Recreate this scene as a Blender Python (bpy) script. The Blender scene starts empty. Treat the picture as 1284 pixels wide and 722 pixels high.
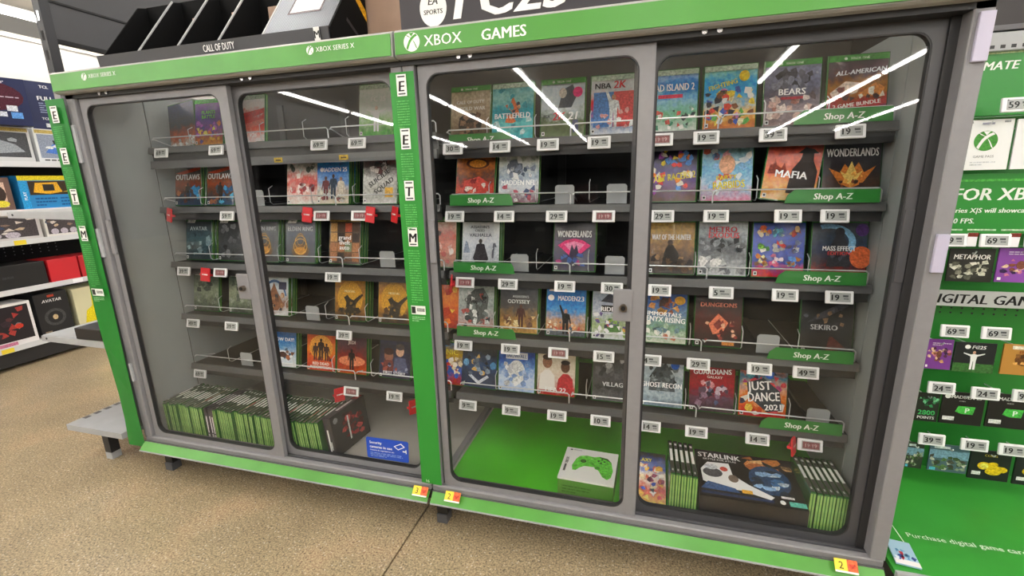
import bpy, math, random
from mathutils import Vector, Matrix

# ---------------------------------------------------------------- camera, light, exposure
scene = bpy.context.scene
COL = scene.collection
cam_d = bpy.data.cameras.new('camera')
cam = bpy.data.objects.new('camera', cam_d)
COL.objects.link(cam)
scene.camera = cam
cam_d.sensor_fit = 'HORIZONTAL'
cam_d.sensor_width = 36.0
cam_d.lens = 36.0 * 572.0 / 1284.0
cam_d.clip_start = 0.02
cam_d.clip_end = 200
FWD = Vector((-0.26746613, 0.93486172, -0.23344257)).normalized()
UP = Vector((-0.0406679, 0.23110096, 0.97207946)).normalized()
RIGHT = FWD.cross(UP).normalized()
UP = RIGHT.cross(FWD)
M3 = Matrix((RIGHT, UP, -FWD)).transposed()
cam.matrix_world = Matrix.Translation((1.8278, -1.1423, 1.1055)) @ M3.to_4x4()

world = bpy.data.worlds.new('store_air')
scene.world = world
world.use_nodes = True
world.node_tree.nodes['Background'].inputs[0].default_value = (0.95, 0.97, 1.0, 1)
world.node_tree.nodes['Background'].inputs[1].default_value = 0.42
scene.view_settings.view_transform = 'Standard'
scene.view_settings.look = 'None'
scene.view_settings.gamma = 1
scene.view_settings.use_curve_mapping = False
scene.view_settings.exposure = 0.85
LAMP = 24.0          # radiance of the ceiling tubes

# ---------------------------------------------------------------- helpers
def lin(c):
    return c / 12.92 if c <= 0.04045 else ((c + 0.055) / 1.055) ** 2.4
def hexc(h):
    h = h.lstrip('#')
    if len(h) == 3: h = ''.join(a * 2 for a in h)
    return tuple(lin(int(h[i:i + 2], 16) / 255) for i in (0, 2, 4)) + (1,)

MATS = {}
def mat(name, col, rough=0.5, metal=0.0, spec=0.5, emit=0, noise=None, bump=None, coat=0, alpha=None):
    """principled material; noise=(scale, amount) mottles the colour, bump=(scale, strength)"""
    if name in MATS: return MATS[name]
    m = bpy.data.materials.new(name); m.use_nodes = True
    nt = m.node_tree; b = nt.nodes['Principled BSDF']
    c = hexc(col) if isinstance(col, str) else col
    b.inputs['Base Color'].default_value = c
    b.inputs['Roughness'].default_value = rough
    b.inputs['Metallic'].default_value = metal
    b.inputs['Specular IOR Level'].default_value = spec
    if coat: b.inputs['Coat Weight'].default_value = coat; b.inputs['Coat Roughness'].default_value = 0.12
    if emit:
        b.inputs['Emission Color'].default_value = c; b.inputs['Emission Strength'].default_value = emit
    if noise or bump:
        tc = nt.nodes.new('ShaderNodeTexCoord')
    if noise:
        n = nt.nodes.new('ShaderNodeTexNoise'); n.inputs['Scale'].default_value = noise[0]; n.inputs['Detail'].default_value = 6
        r = nt.nodes.new('ShaderNodeValToRGB')
        a = noise[1]
        r.color_ramp.elements[0].color = tuple(max(0, x * (1 - a)) for x in c[:3]) + (1,)
        r.color_ramp.elements[1].color = tuple(min(1, x * (1 + a)) for x in c[:3]) + (1,)
        r.color_ramp.elements[0].position = 0.3; r.color_ramp.elements[1].position = 0.7
        nt.links.new(tc.outputs['Object'], n.inputs['Vector']); nt.links.new(n.outputs['Fac'], r.inputs[0])
        nt.links.new(r.outputs[0], b.inputs['Base Color'])
    if bump:
        n = nt.nodes.new('ShaderNodeTexNoise'); n.inputs['Scale'].default_value = bump[0]; n.inputs['Detail'].default_value = 4
        bp = nt.nodes.new('ShaderNodeBump'); bp.inputs['Strength'].default_value = bump[1]; bp.inputs['Distance'].default_value = 0.002
        nt.links.new(tc.outputs['Object'], n.inputs['Vector']); nt.links.new(n.outputs['Fac'], bp.inputs['Height'])
        nt.links.new(bp.outputs[0], b.inputs['Normal'])
    MATS[name] = m
    return m

def ink(h):
    c = hexc(h)[:3]
    plain = max(c) > .8 and min(c) > .6 or max(c) < .03
    return mat('ink_' + h.lstrip('#'), h, 0.4, spec=0.3, noise=None if plain else (170, .4))

def art(name, cols, scale=6.0, warp=0.35, seed=0, film=0.25, cell=0.0):
    """printed cover art: a warped vertical run of colours with blotches, under clear film"""
    m = bpy.data.materials.new('art_' + name); m.use_nodes = True
    nt = m.node_tree; b = nt.nodes['Principled BSDF']
    tc = nt.nodes.new('ShaderNodeTexCoord')
    mp = nt.nodes.new('ShaderNodeMapping'); mp.inputs['Location'].default_value = (seed * 3.7, seed * 1.3, seed * 2.1)
    mp.inputs['Scale'].default_value = (1, 1, 1.25)
    nt.links.new(tc.outputs['Generated'], mp.inputs['Vector'])
    n = nt.nodes.new('ShaderNodeTexNoise'); n.inputs['Scale'].default_value = scale; n.inputs['Detail'].default_value = 8
    n.inputs['Roughness'].default_value = 0.65
    nt.links.new(mp.outputs[0], n.inputs['Vector'])
    sep = nt.nodes.new('ShaderNodeSeparateXYZ'); nt.links.new(tc.outputs['Generated'], sep.inputs[0])
    ma = nt.nodes.new('ShaderNodeMath'); ma.operation = 'MULTIPLY_ADD'
    ma.inputs[1].default_value = warp * 2; nt.links.new(n.outputs['Fac'], ma.inputs[0])
    ad = nt.nodes.new('ShaderNodeMath'); ad.operation = 'SUBTRACT'; ad.inputs[1].default_value = warp
    nt.links.new(sep.outputs['Z'], ma.inputs[2]); nt.links.new(ma.outputs[0], ad.inputs[0])
    r = nt.nodes.new('ShaderNodeValToRGB')
    els = r.color_ramp.elements
    k = len(cols)
    els[0].position = 0.02; els[0].color = hexc(cols[0]); els[1].position = 0.98; els[1].color = hexc(cols[-1])
    for i in range(1, k - 1):
        e = els.new(0.02 + 0.96 * i / (k - 1)); e.color = hexc(cols[i])
    nt.links.new(ad.outputs[0], r.inputs[0])
    out = r.outputs[0]
    v = nt.nodes.new('ShaderNodeTexNoise'); v.inputs['Scale'].default_value = scale * 2.6; v.inputs['Detail'].default_value = 5
    nt.links.new(mp.outputs[0], v.inputs['Vector'])
    mx = nt.nodes.new('ShaderNodeMix'); mx.data_type = 'RGBA'; mx.blend_type = 'OVERLAY'; mx.inputs[0].default_value = 0.75
    nt.links.new(out, mx.inputs[6]); nt.links.new(v.outputs['Fac'], mx.inputs[7])
    hs = nt.nodes.new('ShaderNodeHueSaturation'); hs.inputs['Saturation'].default_value = 1.25
    gm = nt.nodes.new('ShaderNodeGamma'); gm.inputs['Gamma'].default_value = 1.15
    nt.links.new(mx.outputs[2], hs.inputs['Color']); nt.links.new(hs.outputs[0], gm.inputs['Color']); nt.links.new(gm.outputs[0], b.inputs['Base Color'])
    b.inputs['Roughness'].default_value = 0.3
    if film:
        n2 = nt.nodes.new('ShaderNodeTexNoise'); n2.inputs['Scale'].default_value = 5; n2.inputs['Detail'].default_value = 2
        n2.inputs['Distortion'].default_value = 1.5
        nt.links.new(mp.outputs[0], n2.inputs['Vector'])
        bp = nt.nodes.new('ShaderNodeBump'); bp.inputs['Strength'].default_value = film; bp.inputs['Distance'].default_value = 0.01
        nt.links.new(n2.outputs['Fac'], bp.inputs['Height'])
        nt.links.new(bp.outputs[0], b.inputs['Coat Normal'])
        b.inputs['Coat Weight'].default_value = 0.6; b.inputs['Coat Roughness'].default_value = 0.08
    return m

TXT = {}
def text_polys(txt, shear=0.0):
    """the lettering as flat polygons, cap height 1, centred on x, baseline 0"""
    key = (txt, shear)
    if key in TXT: return TXT[key]
    cu = bpy.data.curves.new('lettering', 'FONT'); cu.body = txt; cu.resolution_u = 2
    cu.shear = shear;  cu.space_character = 1.02
    ob = bpy.data.objects.new('lettering', cu); COL.objects.link(ob)
    bpy.context.view_layer.update()
    me = bpy.data.meshes.new_from_object(ob.evaluated_get(bpy.context.evaluated_depsgraph_get()))
    V = [(v.co.x, v.co.y) for v in me.vertices]; F = [tuple(p.vertices) for p in me.polygons]
    bpy.data.objects.remove(ob); bpy.data.meshes.remove(me); bpy.data.curves.remove(cu)
    if V:
        x0 = min(v[0] for v in V); x1 = max(v[0] for v in V)
        s = 1 / 0.73
        V = [((x - (x0 + x1) / 2) * s, y * s) for x, y in V]
        w = (x1 - x0) * s
    else: w = 0
    TXT[key] = (V, F, w)
    return TXT[key]

class MB:
    """collects faces with materials and links them as ONE mesh object"""
    def __init__(self): self.v = []; self.f = []; self.m = []; self.mats = []
    def mi(self, m):
        if m not in self.mats: self.mats.append(m)
        return self.mats.index(m)
    def add(self, V, F, m):
        o = len(self.v); i = self.mi(m)
        self.v += [tuple(p) for p in V]
        for f in F: self.f.append(tuple(o + k for k in f)); self.m.append(i)
    def box(self, x0, y0, z0, x1, y1, z1, m):
        V = [(x0,y0,z0),(x1,y0,z0),(x1,y1,z0),(x0,y1,z0),(x0,y0,z1),(x1,y0,z1),(x1,y1,z1),(x0,y1,z1)]
        self.add(V, [(0,3,2,1),(4,5,6,7),(0,1,5,4),(1,2,6,5),(2,3,7,6),(3,0,4,7)], m); return self
    def rbox(self, x0, y0, z0, x1, y1, z1, m, r=0.003):
        """box with its edges along x, y and z chamfered"""
        V = []; F = []
        xs = (x0, x1); ys = (y0, y1); zs = (z0, z1); sg = (1, -1)
        idx = {}
        for a in (0,1):
            for b in (0,1):
                for c in (0,1):
                    p = (xs[a], ys[b], zs[c]); i = (xs[a]+sg[a]*r, ys[b]+sg[b]*r, zs[c]+sg[c]*r)
                    idx[a,b,c,0] = len(V); V.append((p[0], i[1], i[2]))
                    idx[a,b,c,1] = len(V); V.append((i[0], p[1], i[2]))
                    idx[a,b,c,2] = len(V); V.append((i[0], i[1], p[2]))
                    F.append((idx[a,b,c,0], idx[a,b,c,1], idx[a,b,c,2]))
        for a in (0,1):
            F.append((idx[a,0,0,0], idx[a,1,0,0], idx[a,1,1,0], idx[a,0,1,0]))
            F.append((idx[0,a,0,1], idx[1,a,0,1], idx[1,a,1,1], idx[0,a,1,1]))
            F.append((idx[0,0,a,2], idx[1,0,a,2], idx[1,1,a,2], idx[0,1,a,2]))
            for b in (0,1):
                F.append((idx[a,b,0,0], idx[a,b,1,0], idx[a,b,1,1], idx[a,b,0,1]))
                F.append((idx[a,0,b,0], idx[a,1,b,0], idx[a,1,b,2], idx[a,0,b,2]))
                F.append((idx[0,a,b,1], idx[1,a,b,1], idx[1,a,b,2], idx[0,a,b,2]))
        self.add(V, F, m); return self
    def prism(self, poly, a0, a1, m, axis='x'):
        """2-D outline (the other two axes in order) pushed along an axis"""
        n = len(poly)
        def P(p, a):
            return (a, p[0], p[1]) if axis == 'x' else (p[0], a, p[1]) if axis == 'y' else (p[0], p[1], a)
        V = [P(p, a0) for p in poly] + [P(p, a1) for p in poly]
        F = [tuple(range(n))[::-1], tuple(range(n, 2 * n))] + [(i, (i + 1) % n, n + (i + 1) % n, n + i) for i in range(n)]
        self.add(V, F, m); return self
    def cyl(self, c, r, h, m, axis='z', n=16, r2=None):
        r2 = r if r2 is None else r2
        V = []
        for k, (rr, hh) in enumerate(((r, 0), (r2, h))):
            for i in range(n):
                a = 2 * math.pi * i / n; u, w = rr * math.cos(a), rr * math.sin(a)
                d = {'z': (u, w, hh), 'y': (u, hh, w), 'x': (hh, u, w)}[axis]
                V.append((c[0] + d[0], c[1] + d[1], c[2] + d[2]))
        F = [tuple(range(n))[::-1], tuple(range(n, 2 * n))] + [(i, (i + 1) % n, n + (i + 1) % n, n + i) for i in range(n)]
        self.add(V, F, m); return self
    def tube(self, pts, r, m, n=5):
        pts = [Vector(p) for p in pts]; V = []; F = []
        for i, p in enumerate(pts):
            d = (pts[min(i + 1, len(pts) - 1)] - pts[max(i - 1, 0)]).normalized()
            a = d.orthogonal().normalized() if abs(d.x) < 0.9 else d.cross(Vector((0, 0, 1))).normalized()
            if abs(d.x) < 0.9: a = d.cross(Vector((1, 0, 0))).normalized()
            b = d.cross(a)
            for k in range(n):
                t = 2 * math.pi * k / n; V.append(p + a * (r * math.cos(t)) + b * (r * math.sin(t)))
        for i in range(len(pts) - 1):
            for k in range(n):
                F.append((i*n+k, i*n+(k+1) % n, (i+1)*n+(k+1) % n, (i+1)*n+k))
        F.append(tuple(range(n))); F.append(tuple(range((len(pts)-1)*n, len(pts)*n)))
        self.add(V, F, m); return self
    def build(self, name, parent=None, smooth=False):
        me = bpy.data.meshes.new(name)
        me.from_pydata(self.v, [], self.f)
        for m in self.mats: me.materials.append(m)
        me.polygons.foreach_set('material_index', self.m)
        if smooth: me.polygons.foreach_set('use_smooth', [True] * len(self.f))
        me.update()
        ob = bpy.data.objects.new(name, me); COL.objects.link(ob)
        if parent: ob.parent = parent
        return ob

class Print:
    """flat print in a frame: point (a,b) on the sheet -> origin + a*ux + b*uz, layers lifted off by the normal"""
    def __init__(self, o=(0,0,0), ux=(1,0,0), uz=(0,0,1), n=(0,-1,0), lift=0.0004, w=1.0, h=1.0):
        self.o = Vector(o); self.ux = Vector(ux); self.uz = Vector(uz); self.n = Vector(n).normalized()
        self.l = lift; self.w = w; self.h = h; self.mb = MB()
    def poly(self, P, c, F=None):
        V = [self.o + self.ux * (a * self.w) + self.uz * (b * self.h) + self.n * self.l for a, b in P]
        self.mb.add(V, F or [tuple(range(len(P)))], ink(c) if isinstance(c, str) else c)
    def up(self): self.l += 0.00012
    def rect(self, x0, z0, x1, z1, c): self.poly([(x0,z0),(x1,z0),(x1,z1),(x0,z1)], c); self.up()
    def ell(self, cx, cz, rx, rz, c, n=18, rot=0):
        P = []
        for i in range(n):
            a = 2 * math.pi * i / n; u, v = rx * math.cos(a), rz * math.sin(a)
            P.append((cx + u * math.cos(rot) - v * math.sin(rot), cz + u * math.sin(rot) + v * math.cos(rot)))
        self.poly(P, c); self.up()
    def ring(self, cx, cz, rx, rz, t, c, n=22, a0=0, a1=360):
        V = []; F = []
        for i in range(n + 1):
            a = math.radians(a0 + (a1 - a0) * i / n)
            V += [(cx + rx * math.cos(a), cz + rz * math.sin(a)), (cx + rx * (1-t) * math.cos(a), cz + rz * (1-t) * math.sin(a))]
        for i in range(n): F.append((2*i, 2*i+1, 2*i+3, 2*i+2))
        self.poly(V, c, F); self.up()
    def fig(self, cx, z0, h, c, head=None, arms=0):
        """a plain standing person in outline; arms 0 down, 1 one arm raised, 2 both out"""
        k = h * self.h / self.w * 0.9
        def p(L, col): self.poly([(cx + a * k, z0 + b * h) for a, b in L], col)
        p([(-.13,0),(-.03,0),(-.01,.45),(.01,.45),(.03,0),(.13,0),(.13,.5),(.17,.8),(.05,.84),(-.05,.84),(-.17,.8),(-.13,.5)], c)
        if arms == 0: p([(-.17,.8),(-.25,.45),(-.2,.43),(-.12,.7)], c); p([(.17,.8),(.25,.45),(.2,.43),(.12,.7)], c)
        elif arms == 1: p([(-.17,.78),(-.3,1.15),(-.23,1.17),(-.06,.82)], c); p([(.17,.8),(.25,.45),(.2,.43),(.12,.7)], c)
        else: p([(-.15,.81),(-.5,.9),(-.5,.85),(-.13,.7)], c); p([(.15,.81),(.5,.9),(.5,.85),(.13,.7)], c)
        self.up()
        self.ell(cx, z0 + .92 * h, .075 * k, .085 * h, head or c, 12)
    def scat(self, n, x0, z0, x1, z1, size, cols, rng):
        for i in range(n):
            cx = rng.uniform(x0, x1); cz = rng.uniform(z0, z1); k = rng.randint(3, 7); a0 = rng.random() * 6.3
            P = []
            for j in range(k):
                a = a0 + 2 * math.pi * j / k; r = size * rng.uniform(.4, 1.1)
                P.append((min(max(cx + r * math.cos(a), 0.02), 0.98), min(max(cz + r * .8 * math.sin(a), 0.02), 0.98)))
            self.poly(P, rng.choice(cols))
            if i % 6 == 5: self.up()
        self.up()
    def text(self, t, cx, cz, h, c, maxw=None, shear=0.0, bold=True, rot=0.0, left=False):
        """h: cap height as a share of the sheet height; centred on (cx, cz)"""
        V, F, w = text_polys(t, shear)
        if not V: return
        sz = h * self.h; sx = sz
        if maxw and w * sx > maxw * self.w: sx = maxw * self.w / w
        ca, sa = math.cos(rot), math.sin(rot)
        if left: cx = cx + w * sx / 2 / self.w
        d = .04 if bold is True else float(bold)         # heavier strokes: the letters laid down three times, a little apart
        for dx in ((-d, d, 0) if d else (0,)):
            P = []
            for x, y in V:
                x, y = (x + dx) * sx, (y - .5) * sz
                P.append((cx + (x * ca - y * sa) / self.w, cz + (x * sa + y * ca) / self.h))
            self.poly(P, c, F); self.up()
    def lines(self, x0, z0, x1, z1, n, c, rng):
        """rows of small print too small to read"""
        st = (z1 - z0) / n
        for i in range(n):
            e = x1 if i < n - 1 else x0 + (x1 - x0) * .5
            a = x0
            while a < e - .02:
                b = min(e, a + rng.uniform(.08, .2) * (x1 - x0))
                self.rect2(a, z1 - (i + .75) * st, b, z1 - (i + .3) * st, c); a = b + .025 * (x1 - x0)
        self.up()
    def rect2(self, x0, z0, x1, z1, c): self.poly([(x0,z0),(x1,z0),(x1,z1),(x0,z1)], c)
    def build(self, name, parent): return self.mb.build(name, parent)

def tag(o, label=None, cat=None, group=None, kind=None):
    if label: o['label'] = label
    if cat: o['category'] = cat
    if group: o['group'] = group
    if kind: o['kind'] = kind
    return o
def thing(name, label, cat, loc=(0,0,0), rot=(0,0,0), group=None):
    o = bpy.data.objects.new(name, None); COL.objects.link(o); o.empty_display_size = 0.05
    o.location = loc; o.rotation_euler = rot
    return tag(o, label, cat, group)
def clone(o, parent=None, **kw):
    c = o.copy(); COL.objects.link(c); c.parent = parent
    for ch in o.children: clone(ch, c)
    for k, v in kw.items(): setattr(c, k, v)
    return c
RNG = random.Random(7)
rad = math.radians

# ---------------------------------------------------------------- materials
GREEN = mat('green_plastic', '#4d9638', 0.32, noise=(9, .10), bump=(14, .25))
GREEN_SIGN = mat('green_sign_print', '#489333', 0.35)
GREEN_STRIP = mat('green_card', '#2c8f32', 0.5)
GREEN_LEFT = mat('deep_green_card', '#107c26', 0.45)
GREEN_MAT = mat('green_mat', '#4fbf28', 0.35, noise=(6, .12))
FRAME = mat('grey_powder_coat', '#868589', 0.42, noise=(60, .04))
FRAME_D = mat('dark_grey_powder_coat', '#5c5c60', 0.42, noise=(40, .05))
FRAME_K = mat('charcoal_track', '#2a2a2c', 0.5)
LIP = mat('shelf_lip_grey', '#525355', 0.4, noise=(30, .06))
SHELF = mat('charcoal_shelf', '#1f1f21', 0.5)
BLACK = mat('black_panel', '#0b0b0d', 0.7, noise=(20, .2))
SIDE = mat('side_wall_grey', '#979e9f', 0.5, noise=(5, .05))
DECK = mat('deck_grey', '#bdbbb6', 0.4, noise=(8, .06))
WIRE = mat('bright_wire', '#d4d7db', 0.3, metal=0.35)
CLEAR = mat('smoke_plastic', '#9fa3a6', 0.3)
CASE_G = mat('green_case_plastic', '#27632a', 0.22, noise=(25, .15), coat=.5)
CASE_E = mat('green_case_edge', '#86b45c', 0.25, noise=(40, .25), coat=.5)
WHITE = mat('white_plastic', '#f4f5f9', 0.4)
SCREEN = mat('tag_screen', '#a9adad', 0.35)
RED = mat('red_plastic', '#d8202c', 0.35)
STEEL = mat('steel', '#b9b9bd', 0.25, metal=1)
BRASS = mat('lock_metal', '#8c8378', 0.3, metal=1)
LAV = mat('lavender_plate', '#bdb9d0', 0.35)
CARD = mat('brown_cardboard', '#a98d7a', 0.7, noise=(14, .08))
SHELFGREY = mat('light_grey_shelf', '#a9acb0', 0.4, noise=(20, .05))
SHELFWHITE = mat('white_shelf', '#d4d6da', 0.4)

def glass_mat():
    m = bpy.data.materials.new('door_glass'); m.use_nodes = True
    nt = m.node_tree; nt.nodes.clear()
    out = nt.nodes.new('ShaderNodeOutputMaterial')
    tr = nt.nodes.new('ShaderNodeBsdfTransparent'); tr.inputs[0].default_value = (.992, .996, .993, 1)
    gl = nt.nodes.new('ShaderNodeBsdfGlossy'); gl.inputs['Roughness'].default_value = 0.015
    df = nt.nodes.new('ShaderNodeBsdfDiffuse'); df.inputs[0].default_value = (.75, .78, .77, 1)
    lw = nt.nodes.new('ShaderNodeLayerWeight'); lw.inputs[0].default_value = .5      # facing = 1 - cos, same on both sides of the pane
    pw = nt.nodes.new('ShaderNodeMath'); pw.operation = 'POWER'; pw.inputs[1].default_value = 5
    fr = nt.nodes.new('ShaderNodeMath'); fr.operation = 'MULTIPLY_ADD'; fr.inputs[1].default_value = .96; fr.inputs[2].default_value = .03
    nt.links.new(lw.outputs['Facing'], pw.inputs[0]); nt.links.new(pw.outputs[0], fr.inputs[0])
    tc = nt.nodes.new('ShaderNodeTexCoord'); n = nt.nodes.new('ShaderNodeTexNoise'); n.inputs['Scale'].default_value = 4; n.inputs['Detail'].default_value = 6
    r = nt.nodes.new('ShaderNodeValToRGB'); r.color_ramp.elements[0].position = .42; r.color_ramp.elements[1].position = .8
    r.color_ramp.elements[0].color = (.0, .0, .0, 1); r.color_ramp.elements[1].color = (.012, .012, .012, 1)
    mx = nt.nodes.new('ShaderNodeMixShader'); m2 = nt.nodes.new('ShaderNodeMixShader')
    nt.links.new(tc.outputs['Object'], n.inputs['Vector']); nt.links.new(n.outputs['Fac'], r.inputs[0])
    nt.links.new(r.outputs[0], m2.inputs[0]); nt.links.new(tr.outputs[0], m2.inputs[1]); nt.links.new(df.outputs[0], m2.inputs[2])
    nt.links.new(fr.outputs[0], mx.inputs[0]); nt.links.new(m2.outputs[0], mx.inputs[1]); nt.links.new(gl.outputs[0], mx.inputs[2])
    nt.links.new(mx.outputs[0], out.inputs[0])
    return m
GLASS = glass_mat()

def floor_mat():
    m = bpy.data.materials.new('polished_concrete'); m.use_nodes = True
    nt = m.node_tree; b = nt.nodes['Principled BSDF']
    tc = nt.nodes.new('ShaderNodeTexCoord')
    def noise(s, d, rough=.6):
        n = nt.nodes.new('ShaderNodeTexNoise'); n.inputs['Scale'].default_value = s; n.inputs['Detail'].default_value = d
        n.inputs['Roughness'].default_value = rough
        nt.links.new(tc.outputs['Object'], n.inputs['Vector']); return n
    def ramp(src, a, ca, b_, cb):
        r = nt.nodes.new('ShaderNodeValToRGB'); r.color_ramp.elements[0].position = a; r.color_ramp.elements[1].position = b_
        r.color_ramp.elements[0].color = hexc(ca); r.color_ramp.elements[1].color = hexc(cb)
        nt.links.new(src, r.inputs[0]); return r
    base = ramp(noise(3, 5).outputs['Fac'], .3, '#ab9e89', .7, '#c6b89f')
    grain = ramp(noise(170, 4, .8).outputs['Fac'], .38, '#40382b', .66, '#e0d8c6')
    mx = nt.nodes.new('ShaderNodeMix'); mx.data_type = 'RGBA'; mx.blend_type = 'OVERLAY'; mx.inputs[0].default_value = .8
    nt.links.new(base.outputs[0], mx.inputs[6]); nt.links.new(grain.outputs[0], mx.inputs[7])
    vo = nt.nodes.new('ShaderNodeTexVoronoi'); vo.inputs['Scale'].default_value = 85
    nt.links.new(tc.outputs['Object'], vo.inputs['Vector'])
    vr = ramp(vo.outputs['Distance'], .14, '#ffffff', .26, '#000000')
    hue = nt.nodes.new('ShaderNodeSeparateColor'); nt.links.new(vo.outputs['Color'], hue.inputs[0])
    spk = ramp(hue.outputs[0], .45, '#3c352c', .55, '#e0d8c8')
    ml = nt.nodes.new('ShaderNodeMath'); ml.operation = 'MULTIPLY'; ml.inputs[1].default_value = .75
    nt.links.new(vr.outputs[0], ml.inputs[0])
    m2 = nt.nodes.new('ShaderNodeMix'); m2.data_type = 'RGBA'
    nt.links.new(ml.outputs[0], m2.inputs[0]); nt.links.new(mx.outputs[2], m2.inputs[6]); nt.links.new(spk.outputs[0], m2.inputs[7])
    nt.links.new(m2.outputs[2], b.inputs['Base Color'])
    b.inputs['Roughness'].default_value = .3
    return m
FLOOR = floor_mat()

# ---------------------------------------------------------------- the store: floor, ceiling, walls, strip lights
m = MB()
m.box(-12, -26, -.1, 1.147, 9, 0, FLOOR); m.box(1.153, -26, -.1, 14, 9, 0, FLOOR)
m.box(1.147, -26, -.1, 1.153, 9, -.012, mat('joint_filler', '#3a3026', .9))
tag(m.build('floor'), kind='structure')
CEIL = mat('store_ceiling', '#c9c2b6', .8)
H0, SL = 4.12, .048
def zc(y): return H0 + SL * min(y, 6)
m = MB()
m.add([(-12,-26,zc(-26)+.12),(14,-26,zc(-26)+.12),(14,9,zc(9)+.12),(-12,9,zc(9)+.12),(-12,-26,zc(-26)+.3),(14,-26,zc(-26)+.3),(14,9,zc(9)+.3),(-12,9,zc(9)+.3)],
      [(0,1,2,3),(4,7,6,5),(0,4,5,1),(1,5,6,2),(2,6,7,3),(3,7,4,0)], CEIL)
tag(m.build('ceiling'), kind='structure')
WALL = mat('white_wall', '#9c9995', .7)
tag(MB().box(-9.2, -26, 0, -9.0, 9, 3.8, WALL).build('wall_left'), kind='structure')
tag(MB().box(-9.02, -26, 3.72, -8.96, 9, 3.8, mat('wall_cap', '#9b968e', .6)).build('trim_1'), kind='structure')
tag(MB().box(-12, -26.2, 0, 14, -26, 3.4, mat('far_wall', '#b9b9b9', .7)).build('wall_front'), kind='structure')
tag(MB().box(-12, 9, 0, 14, 9.2, 4.8, WALL).build('wall_back'), kind='structure')

TUBE = mat('lit_tube', '#fffdf8', .5, emit=LAMP)
housing = MB().prism([(-.1, .04), (.1, .04), (.07, .09), (-.07, .09)], -1.8, 1.8, mat('lamp_housing', '#e8e8e8', .5), 'y')
hm = None
for rx in (-8.1, -4.4, -1.2, 1.9, 4.75, 7.6, 10.4):
    for k in range(9):
        y = -22.9 + 3.75 * k
        if rx == 4.75 and k < 3: continue
        t = thing('ceiling_light', 'white strip light fixed under the store ceiling', 'light', (rx, y, zc(y)), (math.atan(SL), 0, 0), 'ceiling strip lights')
        if hm is None:
            hm = housing.build('housing', t)
            tm = MB().cyl((0, -1.75, .01), .05, 3.5, TUBE, 'y', 8).build('tube', t)
        else:
            for src in (hm, tm):
                c = src.copy(); COL.objects.link(c); c.parent = t

t = thing('ceiling_light', 'long strip light glowing just above the white wall at the upper left', 'light', (-8.0, 4.6, 3.86))
for src in (hm, tm):
    c = src.copy(); COL.objects.link(c); c.parent = t
# ---------------------------------------------------------------- display cabinets
W = 1.22
ZS, ZH = .166, 1.4025            # sill top, underside of the header
SHELF_Z = {'L': (1.25, 1.03, .815, .60, .383), 'R': (1.219, 1.027, .815, .597, .382)}
DK = .145                        # deck
YF = .215                        # shelf front

def rounded_frame(mb, x0, z0, x1, z1, wl, wr, wb, wt, r, y0, y1, m, k=6):
    """door frame: rectangle with a round-cornered opening"""
    ix0, ix1, iz0, iz1 = x0 + wl, x1 - wr, z0 + wb, z1 - wt
    inner = []; outer = []
    for cx, cz, a0, ox, oz in ((ix1 - r, iz1 - r, 0, x1, z1), (ix0 + r, iz1 - r, 90, x0, z1), (ix0 + r, iz0 + r, 180, x0, z0), (ix1 - r, iz0 + r, 270, x1, z0)):
        for i in range(k + 1):
            a = rad(a0 + 90 * i / k)
            inner.append((cx + r * math.cos(a), cz + r * math.sin(a))); outer.append((ox, oz))
    n = len(inner)
    V = [(p[0], y0, p[1]) for p in inner] + [(p[0], y0, p[1]) for p in outer] + [(p[0], y1, p[1]) for p in inner] + [(p[0], y1, p[1]) for p in outer]
    F = []
    for i in range(n):
        j = (i + 1) % n
        F += [(i, j, n + j, n + i), (2*n + i, 3*n + i, 3*n + j, 2*n + j), (i, 2*n + i, 2*n + j, j), (n + i, n + j, 3*n + j, 3*n + i)]
    mb.add(V, F, m)

def logo_ball(p, cx, cz, r, cw, cg):
    """white ball with two curved bands crossing"""
    a = p.h / p.w
    p.ell(cx, cz, r * a, r, cw, 28)
    for s in (-1, 1):
        L = []
        for t in (-1, -.6, -.2, .2, .6, 1):
            L.append((cx + s * (t * .62 + .16 * (1 - abs(t))) * r * a * .98, cz + (-t * .72 + .22 * (1 - t * t)) * r))
        up = [(x - .10 * r * a, z + .10 * r) for x, z in L]; dn = [(x + .10 * r * a, z - .10 * r) for x, z in L]
        F = [(i, i + 1, len(L) + i + 1, len(L) + i) for i in range(len(L) - 1)]
        p.poly(up + dn, cg, F); p.up()
    p.poly([(cx - .3 * r * a, cz + .95 * r), (cx, cz + .55 * r), (cx + .3 * r * a, cz + .95 * r)], cg); p.up()

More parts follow.
